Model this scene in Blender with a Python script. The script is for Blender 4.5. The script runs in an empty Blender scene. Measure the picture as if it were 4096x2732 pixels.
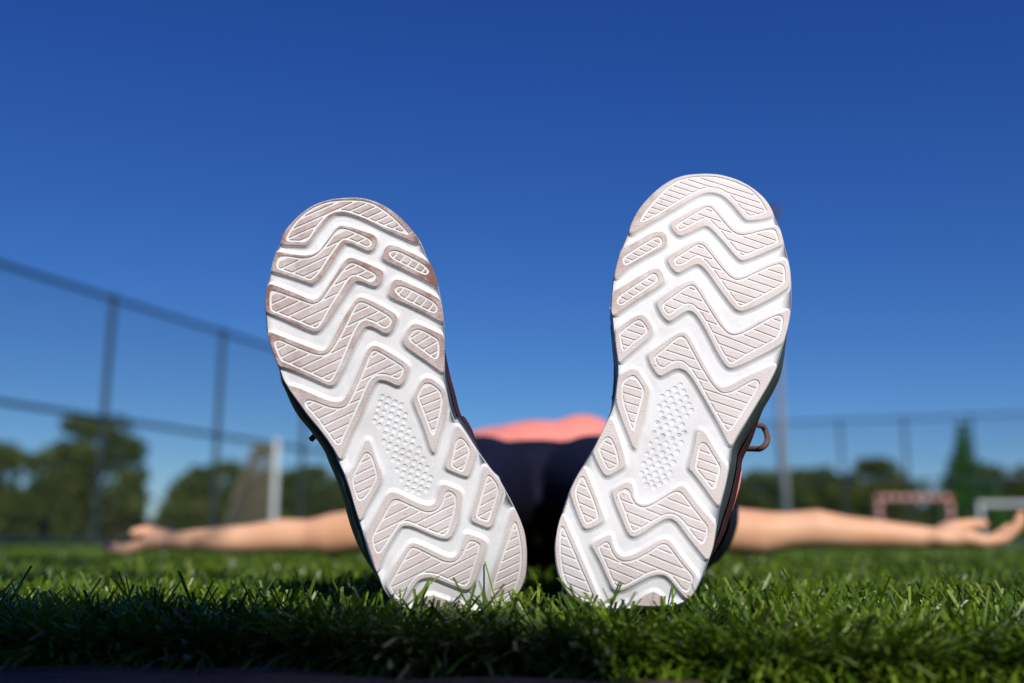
import bpy, bmesh, math, random
import numpy as np
from mathutils import Vector, Matrix, noise
from mathutils.geometry import delaunay_2d_cdt

rnd = random.Random(11)
SC = bpy.context.scene
COL = SC.collection

# ------------------------------------------------------------------ camera
CAM_Z = 0.062
cam = bpy.data.cameras.new('camera')
cam.lens = 35.0; cam.sensor_width = 36.0
cam.clip_start = 0.01; cam.clip_end = 2000
cam.dof.use_dof = True; cam.dof.focus_distance = 0.607; cam.dof.aperture_fstop = 3.7
cam_o = bpy.data.objects.new('camera', cam); COL.objects.link(cam_o)
cam_o.location = (0, 0, CAM_Z); cam_o.rotation_euler = (math.radians(90 + 11.45), 0, 0)
SC.camera = cam_o

# ------------------------------------------------------------------ sky + sun
SUN_EL, SUN_AZ = math.radians(36), math.radians(15)      # sun high behind the camera, a little to its right
world = bpy.data.worlds.new('World'); SC.world = world; world.use_nodes = True
nt = world.node_tree; nt.nodes.clear()
wo = nt.nodes.new('ShaderNodeOutputWorld'); bg = nt.nodes.new('ShaderNodeBackground')
sky = nt.nodes.new('ShaderNodeTexSky'); sky.sky_type = 'NISHITA'; sky.sun_disc = False
sky.sun_elevation = SUN_EL; sky.sun_rotation = math.radians(180) - SUN_AZ
sky.altitude = 800; sky.air_density = 1.0; sky.dust_density = 0.0; sky.ozone_density = 3.0
hs = nt.nodes.new('ShaderNodeHueSaturation'); hs.inputs['Saturation'].default_value = 1.12
gm = nt.nodes.new('ShaderNodeGamma'); gm.inputs['Gamma'].default_value = 1.0
bg.inputs['Strength'].default_value = 0.085
nt.links.new(sky.outputs[0], gm.inputs[0]); nt.links.new(gm.outputs[0], hs.inputs['Color'])
# deep, saturated blue of the photograph: one response curve per channel, the same all over the sky
sep = nt.nodes.new('ShaderNodeSeparateColor'); cmb = nt.nodes.new('ShaderNodeCombineColor')
nt.links.new(hs.outputs[0], sep.inputs[0])
for i, (k_, g_) in enumerate(((.57, 1.26), (.678, 1.127), (.82, .77))):
    p_ = nt.nodes.new('ShaderNodeMath'); p_.operation = 'POWER'; p_.inputs[1].default_value = g_
    q_ = nt.nodes.new('ShaderNodeMath'); q_.operation = 'MULTIPLY'; q_.inputs[1].default_value = k_ * .085 ** g_ / .085
    nt.links.new(sep.outputs[i], p_.inputs[0]); nt.links.new(p_.outputs[0], q_.inputs[0]); nt.links.new(q_.outputs[0], cmb.inputs[i])
nt.links.new(cmb.outputs[0], bg.inputs[0]); nt.links.new(bg.outputs[0], wo.inputs[0])

sl = bpy.data.lights.new('sun', 'SUN'); sl.energy = 4.1; sl.angle = math.radians(0.5); sl.color = (1.0, 0.955, 0.89)
so = bpy.data.objects.new('sun', sl); COL.objects.link(so)
sdir = Vector((math.sin(SUN_AZ) * math.cos(SUN_EL), -math.cos(SUN_AZ) * math.cos(SUN_EL), math.sin(SUN_EL)))
so.rotation_euler = sdir.to_track_quat('Z', 'Y').to_euler(); so.location = sdir * 30

SC.view_settings.view_transform = 'Standard'; SC.view_settings.look = 'None'
SC.view_settings.exposure = 0.0; SC.view_settings.gamma = 1.0
SC.view_settings.use_curve_mapping = False

# ------------------------------------------------------------------ materials
def srgb(r, g, b):
    f = lambda v: (v / 255 / 12.92) if v / 255 <= .04045 else ((v / 255 + .055) / 1.055) ** 2.4
    return (f(r), f(g), f(b), 1)

class NT:
    def __init__(s, name):
        s.m = bpy.data.materials.new(name); s.m.use_nodes = True
        s.t = s.m.node_tree; s.b = s.t.nodes['Principled BSDF']
    def n(s, kind, **kw):
        x = s.t.nodes.new('ShaderNode' + kind)
        for k, v in kw.items():
            if k in x.inputs: x.inputs[k].default_value = v
            else: setattr(x, k, v)
        return x
    def l(s, a, b): s.t.links.new(a, b)
    def ramp(s, fac, stops):
        r = s.n('ValToRGB'); e = r.color_ramp.elements
        e[0].position, e[0].color = stops[0]; e[1].position, e[1].color = stops[-1]
        for p, c in stops[1:-1]:
            q = e.new(p); q.color = c
        s.l(fac, r.inputs[0]); return r.outputs[0]
    def mix(s, fac, a, b, mode='MIX'):
        x = s.n('MixRGB', blend_type=mode)
        for i, v in ((0, fac), (1, a), (2, b)):
            if hasattr(v, 'links'): s.l(v, x.inputs[i])
            else: x.inputs[i].default_value = v
        return x.outputs[0]
    def math(s, op, a, b=0.0, clamp=False):
        x = s.n('Math', operation=op, use_clamp=clamp)
        for i, v in ((0, a), (1, b)):
            if hasattr(v, 'links'): s.l(v, x.inputs[i])
            else: x.inputs[i].default_value = v
        return x.outputs[0]
    def bump(s, h, strength=.3, dist=.001):
        x = s.n('Bump'); x.inputs['Strength'].default_value = strength; x.inputs['Distance'].default_value = dist
        s.l(h, x.inputs['Height']); s.l(x.outputs[0], s.b.inputs['Normal'])

def simple(name, col, rough=.6, var=.15, scale=30, spec=.5, metal=0, bump=0, bscale=None, bdist=.001):
    k = NT(name); b = k.b
    tc = k.n('TexCoord'); nz = k.n('TexNoise', Scale=scale, Detail=5.0)
    k.l(tc.outputs['Object'], nz.inputs['Vector'])
    c = Vector(col[:3])
    o = k.ramp(nz.outputs['Fac'], [(.3, tuple(c * (1 - var)) + (1,)), (.7, tuple(c * (1 + var)) + (1,))])
    k.l(o, b.inputs['Base Color'])
    b.inputs['Roughness'].default_value = rough; b.inputs['Specular IOR Level'].default_value = spec; b.inputs['Metallic'].default_value = metal
    if bump:
        n2 = k.n('TexNoise', Scale=bscale or scale * 6, Detail=3.0); k.l(tc.outputs['Object'], n2.inputs['Vector'])
        k.bump(n2.outputs['Fac'], bump, bdist)
    return k.m

def mat_midsole():
    k = NT('white_foam'); tc = k.n('TexCoord')
    n1 = k.n('TexNoise', Scale=60.0, Detail=6.0, Roughness=.6); k.l(tc.outputs['Object'], n1.inputs['Vector'])
    col = k.ramp(n1.outputs['Fac'], [(.25, (.72, .70, .69, 1)), (.55, (.84, .83, .82, 1))])
    # grit specks
    n2 = k.n('TexNoise', Scale=900.0, Detail=1.0); k.l(tc.outputs['Object'], n2.inputs['Vector'])
    sp = k.ramp(n2.outputs['Fac'], [(.735, (0, 0, 0, 1)), (.77, (1, 1, 1, 1))])
    col = k.mix(k.math('MULTIPLY', sp, .7), col, (.16, .13, .11, 1))
    k.l(col, k.b.inputs['Base Color']); k.b.inputs['Roughness'].default_value = .5
    k.b.inputs['Specular IOR Level'].default_value = .35
    k.b.inputs['Subsurface Weight'].default_value = 0.0
    mp = k.n('Mapping'); mp.inputs['Scale'].default_value = (300, 60, 60); mp.inputs['Rotation'].default_value = (0, 0, .9)
    k.l(tc.outputs['Object'], mp.inputs['Vector'])
    n3 = k.n('TexNoise', Scale=1.0, Detail=3.0); k.l(mp.outputs[0], n3.inputs['Vector'])
    k.bump(n3.outputs['Fac'], .16, .0008)
    return k.m

def mat_pink(name, dirt_nodes, tone=1.0, loc=(0, 0, 0)):
    k = NT(name); tc = k.n('TexCoord'); ob = tc.outputs['Object']
    n1 = k.n('TexNoise', Scale=35.0, Detail=6.0, Roughness=.65); k.l(ob, n1.inputs['Vector'])
    base = k.ramp(n1.outputs['Fac'], [(.3, (.70 * tone, .580 * tone, .525 * tone, 1)), (.7, (.80 * tone, .710 * tone, .660 * tone, 1))])
    n0 = k.n('TexNoise', Scale=26.0, Detail=3.0); k.l(ob, n0.inputs['Vector'])       # patches where the pink has faded to cream
    base = k.mix(k.ramp(n0.outputs['Fac'], [(.40, (0, 0, 0, 1)), (.66, (.75, .75, .75, 1))]), base, (.83, .775, .745, 1))
    v = k.n('TexVoronoi', Scale=520.0, Randomness=.25); k.l(ob, v.inputs['Vector'])
    dot = k.ramp(v.outputs['Distance'], [(.25, (1, 1, 1, 1)), (.5, (0, 0, 0, 1))])
    base = k.mix(k.math('MULTIPLY', dot, .22), base, (.84, .79, .76, 1))
    sx = k.n('SeparateXYZ'); k.l(ob, sx.inputs[0])
    d = dirt_nodes(k, sx.outputs['X'], sx.outputs['Y'])
    n2 = k.n('TexNoise', Scale=75.0, Detail=8.0, Roughness=.7); k.l(ob, n2.inputs['Vector'])
    d = k.math('MULTIPLY', d, k.ramp(n2.outputs['Fac'], [(.28, (0, 0, 0, 1)), (.72, (1.35, 1.35, 1.35, 1))]), True)
    base = k.mix(d, base, (.27, .125, .088, 1))
    # dark grit caught on the rubber
    n3 = k.n('TexNoise', Scale=700.0, Detail=2.0); k.l(ob, n3.inputs['Vector'])
    sp = k.ramp(n3.outputs['Fac'], [(.70, (0, 0, 0, 1)), (.745, (1, 1, 1, 1))])
    base = k.mix(k.math('MULTIPLY', sp, .75), base, (.10, .075, .06, 1))
    k.l(base, k.b.inputs['Base Color']); k.b.inputs['Roughness'].default_value = .62; k.b.inputs['Specular IOR Level'].default_value = .3
    k.bump(v.outputs['Distance'], .35, .0004)
    return k.m

def dirt_left(k, x, y):
    toe = k.n('MapRange', clamp=True); toe.inputs['From Min'].default_value = .10; toe.inputs['From Max'].default_value = .235
    toe.inputs['To Min'].default_value = .14; toe.inputs['To Max'].default_value = .9; k.l(y, toe.inputs['Value'])
    ed = k.n('MapRange', clamp=True); ed.inputs['From Min'].default_value = .028; ed.inputs['From Max'].default_value = .055
    ed.inputs['To Max'].default_value = .7
    k.l(k.math('ABSOLUTE', k.math('ADD', x, .012)), ed.inputs['Value'])
    t2 = k.n('MapRange', clamp=True); t2.inputs['From Min'].default_value = .09; t2.inputs['From Max'].default_value = .17; k.l(y, t2.inputs['Value'])
    return k.math('ADD', toe.outputs[0], k.math('MULTIPLY', ed.outputs[0], t2.outputs[0]))

def dirt_right(k, x, y):
    # worn towards the inner (image left) toe edge only
    e = k.n('MapRange', clamp=True); e.inputs['From Min'].default_value = .0; e.inputs['From Max'].default_value = -.05
    e.inputs['To Max'].default_value = .75; k.l(x, e.inputs['Value'])
    t = k.n('MapRange', clamp=True); t.inputs['From Min'].default_value = .13; t.inputs['From Max'].default_value = .2; k.l(y, t.inputs['Value'])
    return k.math('ADD', k.math('MULTIPLY', e.outputs[0], t.outputs[0]), .09)

def mat_grass():
    k = NT('turf_blades'); b = k.b
    g = k.n('NewGeometry')
    at = k.n('Attribute', attribute_name='tone')
    col = k.ramp(at.outputs['Fac'], [(0, (.014, .034, .006, 1)), (.35, (.062, .128, .006, 1)), (.7, (.155, .245, .012, 1)), (.93, (.26, .34, .045, 1)), (1, (.19, .19, .09, 1))])
    k.l(col, b.inputs['Base Color']); b.inputs['Roughness'].default_value = .33; b.inputs['Specular IOR Level'].default_value = .4
    tr = k.n('BsdfTranslucent'); k.l(k.mix(.5, col, (.06, .13, .01, 1)), tr.inputs[0])
    ms = k.n('MixShader'); ms.inputs[0].default_value = .22
    out = k.t.nodes['Material Output']
    k.l(b.outputs[0], ms.inputs[1]); k.l(tr.outputs[0], ms.inputs[2]); k.l(ms.outputs[0], out.inputs[0])
    return k.m

def mat_leaf(name, c0, c1, c2):
    k = NT(name); at = k.n('Attribute', attribute_name='tone')
    col = k.ramp(at.outputs['Fac'], [(0, c0 + (1,)), (.5, c1 + (1,)), (1, c2 + (1,))])
    k.l(col, k.b.inputs['Base Color']); k.b.inputs['Roughness'].default_value = .6; k.b.inputs['Specular IOR Level'].default_value = .06
    tr = k.n('BsdfTranslucent'); k.l(col, tr.inputs[0])
    ms = k.n('MixShader'); ms.inputs[0].default_value = .2; out = k.t.nodes['Material Output']
    k.l(k.b.outputs[0], ms.inputs[1]); k.l(tr.outputs[0], ms.inputs[2]); k.l(ms.outputs[0], out.inputs[0])
    return k.m

def mat_field():
    k = NT('far_turf'); tc = k.n('TexCoord')
    n = k.n('TexNoise', Scale=1.4, Detail=9.0, Roughness=.75); k.l(tc.outputs['Object'], n.inputs['Vector'])
    col = k.ramp(n.outputs['Fac'], [(.3, (.020, .046, .006, 1)), (.55, (.046, .092, .008, 1)), (.75, (.08, .13, .018, 1))])
    k.l(col, k.b.inputs['Base Color']); k.b.inputs['Roughness'].default_value = .9; k.b.inputs['Specular IOR Level'].default_value = .1
    n2 = k.n('TexNoise', Scale=120.0, Detail=4.0); k.l(tc.outputs['Object'], n2.inputs['Vector']); k.bump(n2.outputs['Fac'], .9, .02)
    return k.m

def mat_paving():
    k = NT('purple_paving'); tc = k.n('TexCoord')
    n = k.n('TexNoise', Scale=260.0, Detail=6.0, Roughness=.7); k.l(tc.outputs['Object'], n.inputs['Vector'])
    col = k.ramp(n.outputs['Fac'], [(.3, (.048, .020, .012, 1)), (.7, (.125, .058, .036, 1))])
    k.l(col, k.b.inputs['Base Color']); k.b.inputs['Roughness'].default_value = .85
    k.bump(n.outputs['Fac'], .6, .0015)
    return k.m

def mat_stripes(name, a, b, axis, width):
    k = NT(name); tc = k.n('TexCoord'); sx = k.n('SeparateXYZ'); k.l(tc.outputs['Object'], sx.inputs[0])
    f = k.math('FRACT', k.math('DIVIDE', sx.outputs[axis], width * 2))
    k.l(k.mix(k.math('GREATER_THAN', f, .5), a, b), k.b.inputs['Base Color']); k.b.inputs['Roughness'].default_value = .5
    return k.m

def mat_skin():
    k = NT('skin'); tc = k.n('TexCoord')
    n = k.n('TexNoise', Scale=14.0, Detail=5.0); k.l(tc.outputs['Object'], n.inputs['Vector'])
    col = k.ramp(n.outputs['Fac'], [(.3, (.73, .37, .205, 1)), (.7, (.85, .50, .30, 1))])
    k.l(col, k.b.inputs['Base Color']); k.b.inputs['Roughness'].default_value = .5; k.b.inputs['Specular IOR Level'].default_value = .35
    k.b.inputs['Subsurface Weight'].default_value = .12; k.b.inputs['Subsurface Radius'].default_value = (.012, .004, .002); k.b.inputs['Subsurface Scale'].default_value = .5
    n2 = k.n('TexNoise', Scale=500.0); k.l(tc.outputs['Object'], n2.inputs['Vector']); k.bump(n2.outputs['Fac'], .15, .0005)
    return k.m

def mat_knit(name, a, b, scale=900.0):
    k = NT(name); tc = k.n('TexCoord')
    v = k.n('TexVoronoi', Scale=scale, Randomness=.5); k.l(tc.outputs['Object'], v.inputs['Vector'])
    col = k.ramp(v.outputs['Distance'], [(.2, a), (.6, b)])
    k.l(col, k.b.inputs['Base Color']); k.b.inputs['Roughness'].default_value = .8; k.b.inputs['Specular IOR Level'].default_value = .2
    k.bump(v.outputs['Distance'], .6, .0006)
    return k.m

M = dict(
    white=mat_midsole(),
    pink_l=mat_pink('worn_pink_rubber', dirt_left, .97), pink_r=mat_pink('pale_pink_rubber', dirt_right, .98),
    pad_l=mat_pink('worn_pad_rubber', lambda k, x, y: k.math('MULTIPLY', dirt_left(k, x, y), .6), 1.0), pad_r=mat_pink('pale_pad_rubber', lambda k, x, y: k.math('MULTIPLY', dirt_right(k, x, y), .5), 1.02),
    dull=simple('weathered_steel', (.24, .26, .28), .6, .1, 2),
    side=simple('slate_sidewall', (.05, .065, .065), .45, .2, 40),
    knit=mat_knit('burgundy_knit', (.16, .055, .06, 1), (.045, .018, .022, 1)),
    lace=mat_knit('mauve_lace', (.24, .135, .125, 1), (.12, .065, .065, 1), 1200.0),
    stripe=simple('coral_reflective', (.80, .27, .22), .35, .05, 40),
    collar=simple('dark_collar', (.02, .018, .025), .8, .2, 60),
    grass=mat_grass(), field=mat_field(), paving=mat_paving(),
    earth=simple('dark_soil', (.035, .026, .022), .95, .4, 90, bump=.6, bscale=300),
    skin=mat_skin(), navy=simple('navy_jersey', (.0085, .0098, .024), .8, .25, 25, .12, bump=.2, bscale=900),
    coral=simple('coral_jersey', (.86, .28, .22), .7, .08, 25, .2, bump=.2, bscale=900),
    hair=simple('brown_hair', (.05, .026, .014), .5, .4, 60), dark_eye=simple('dark_lash', (.02, .012, .01), .5), lip=simple('lip', (.45, .14, .12), .45),
    fence=simple('dark_green_steel', (.016, .028, .036), .5, .2, 3), wire=simple('coated_wire', (.030, .045, .050), .5, .1, 3),
    galv=simple('galvanised_steel', (.52, .54, .55), .45, .1, 2, metal=.0),
    white_paint=simple('white_paint', (.78, .78, .76), .4, .05, 3), net=simple('net_cord', (.24, .21, .15), .8, .1, 5),
    rw_x=mat_stripes('red_white_bar', (.42, .022, .018, 1), (.48, .42, .37, 1), 'X', .21),
    rw_z=mat_stripes('red_white_post', (.42, .022, .018, 1), (.48, .42, .37, 1), 'Z', .21),
    bark=simple('bark', (.085, .06, .042), .9, .35, 5, bump=.5),
    leaf=mat_leaf('olive_leaves', (.020, .040, .007), (.072, .105, .014), (.155, .180, .028)),
    leaf2=mat_leaf('green_leaves', (.022, .042, .006), (.070, .105, .012), (.140, .165, .024)),
    fir=mat_leaf('fir_needles', (.014, .060, .008), (.040, .14, .014), (.085, .22, .024)),
    grit=simple('pale_stone', (.5, .47, .45), .9, .2, 200), blocker=simple('blocker_dark_blue', (.02, .03, .07), .8, .2, 50),
    lens=simple('lamp_glass', (.2, .2, .2), .2), lamp=simple('dark_lamp_housing', (.02, .02, .025), .5),
)

# ------------------------------------------------------------------ helpers
def link(o): COL.objects.link(o); return o
def thing(name, label, cat, loc=(0, 0, 0), group=None):
    o = link(bpy.data.objects.new(name, None)); o.location = loc; o.empty_display_size = .05
    o['label'] = label; o['category'] = cat
    if group: o['group'] = group
    return o
def tag(o, label, cat, group=None):
    o['label'] = label; o['category'] = cat
    if group: o['group'] = group
    return o
def obj(name, bm, mats, parent=None, smooth=False, world=False):
    """link a bmesh as one mesh object; world=True keeps world coordinates under a moved parent"""
    me = bpy.data.meshes.new(name)
    if world and parent is not None:
        bm.transform(Matrix.Translation(-Vector(parent.location)))
    bm.to_mesh(me); bm.free()
    for m in (mats if isinstance(mats, (list, tuple)) else [mats]): me.materials.append(m)
    if smooth: me.shade_smooth()
    o = link(bpy.data.objects.new(name, me))
    if parent is not None: o.parent = parent
    return o
def add_box(bm, c, s, rot=None):
    r = bmesh.ops.create_cube(bm, size=1)['verts']
    m = Matrix.Translation(c) @ (rot.to_4x4() if rot else Matrix()) @ Matrix.Diagonal((*s, 1))
    bmesh.ops.transform(bm, matrix=m, verts=r); return r
def add_tube(bm, pts, r, seg=8, r2=None, caps=True):
    pts = [Vector(p) for p in pts]; n = len(pts); rings = []
    for i, p in enumerate(pts):
        d = (pts[min(i + 1, n - 1)] - pts[max(i - 1, 0)]).normalized()
        a = d.orthogonal().normalized(); b = d.cross(a)
        if rings:   # keep the ring phase
            q = rings[-1][0].co - pts[i - 1]; a = (q - d * q.dot(d)).normalized(); b = d.cross(a)
        rr = r if r2 is None else r + (r2 - r) * i / (n - 1)
        rings.append([bm.verts.new(p + (a * math.cos(t) + b * math.sin(t)) * rr) for t in [2 * math.pi * k / seg for k in range(seg)]])
    for A, B in zip(rings, rings[1:]):
        for k in range(seg): bm.faces.new((A[k], A[(k + 1) % seg], B[(k + 1) % seg], B[k]))
    if caps: bm.faces.new(rings[0][::-1]); bm.faces.new(rings[-1])
def mesh_np(name, verts, faces_flat, nper, mats, parent=None, attr=None, smooth=False):
    """big mesh straight from numpy: faces all with nper corners"""
    me = bpy.data.meshes.new(name); nf = len(faces_flat) // nper
    me.vertices.add(len(verts)); me.vertices.foreach_set('co', np.asarray(verts, np.float32).ravel())
    me.loops.add(len(faces_flat)); me.loops.foreach_set('vertex_index', np.asarray(faces_flat, np.int32))
    me.polygons.add(nf); me.polygons.foreach_set('loop_start', np.arange(0, nf * nper, nper, dtype=np.int32))
    if attr is not None:
        a = me.attributes.new('tone', 'FLOAT', 'POINT'); a.data.foreach_set('value', np.asarray(attr, np.float32))
    me.update(calc_edges=True)
    me.materials.append(mats)
    if smooth: me.shade_smooth()
    o = link(bpy.data.objects.new(name, me))
    if parent is not None: o.parent = parent
    return o

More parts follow.
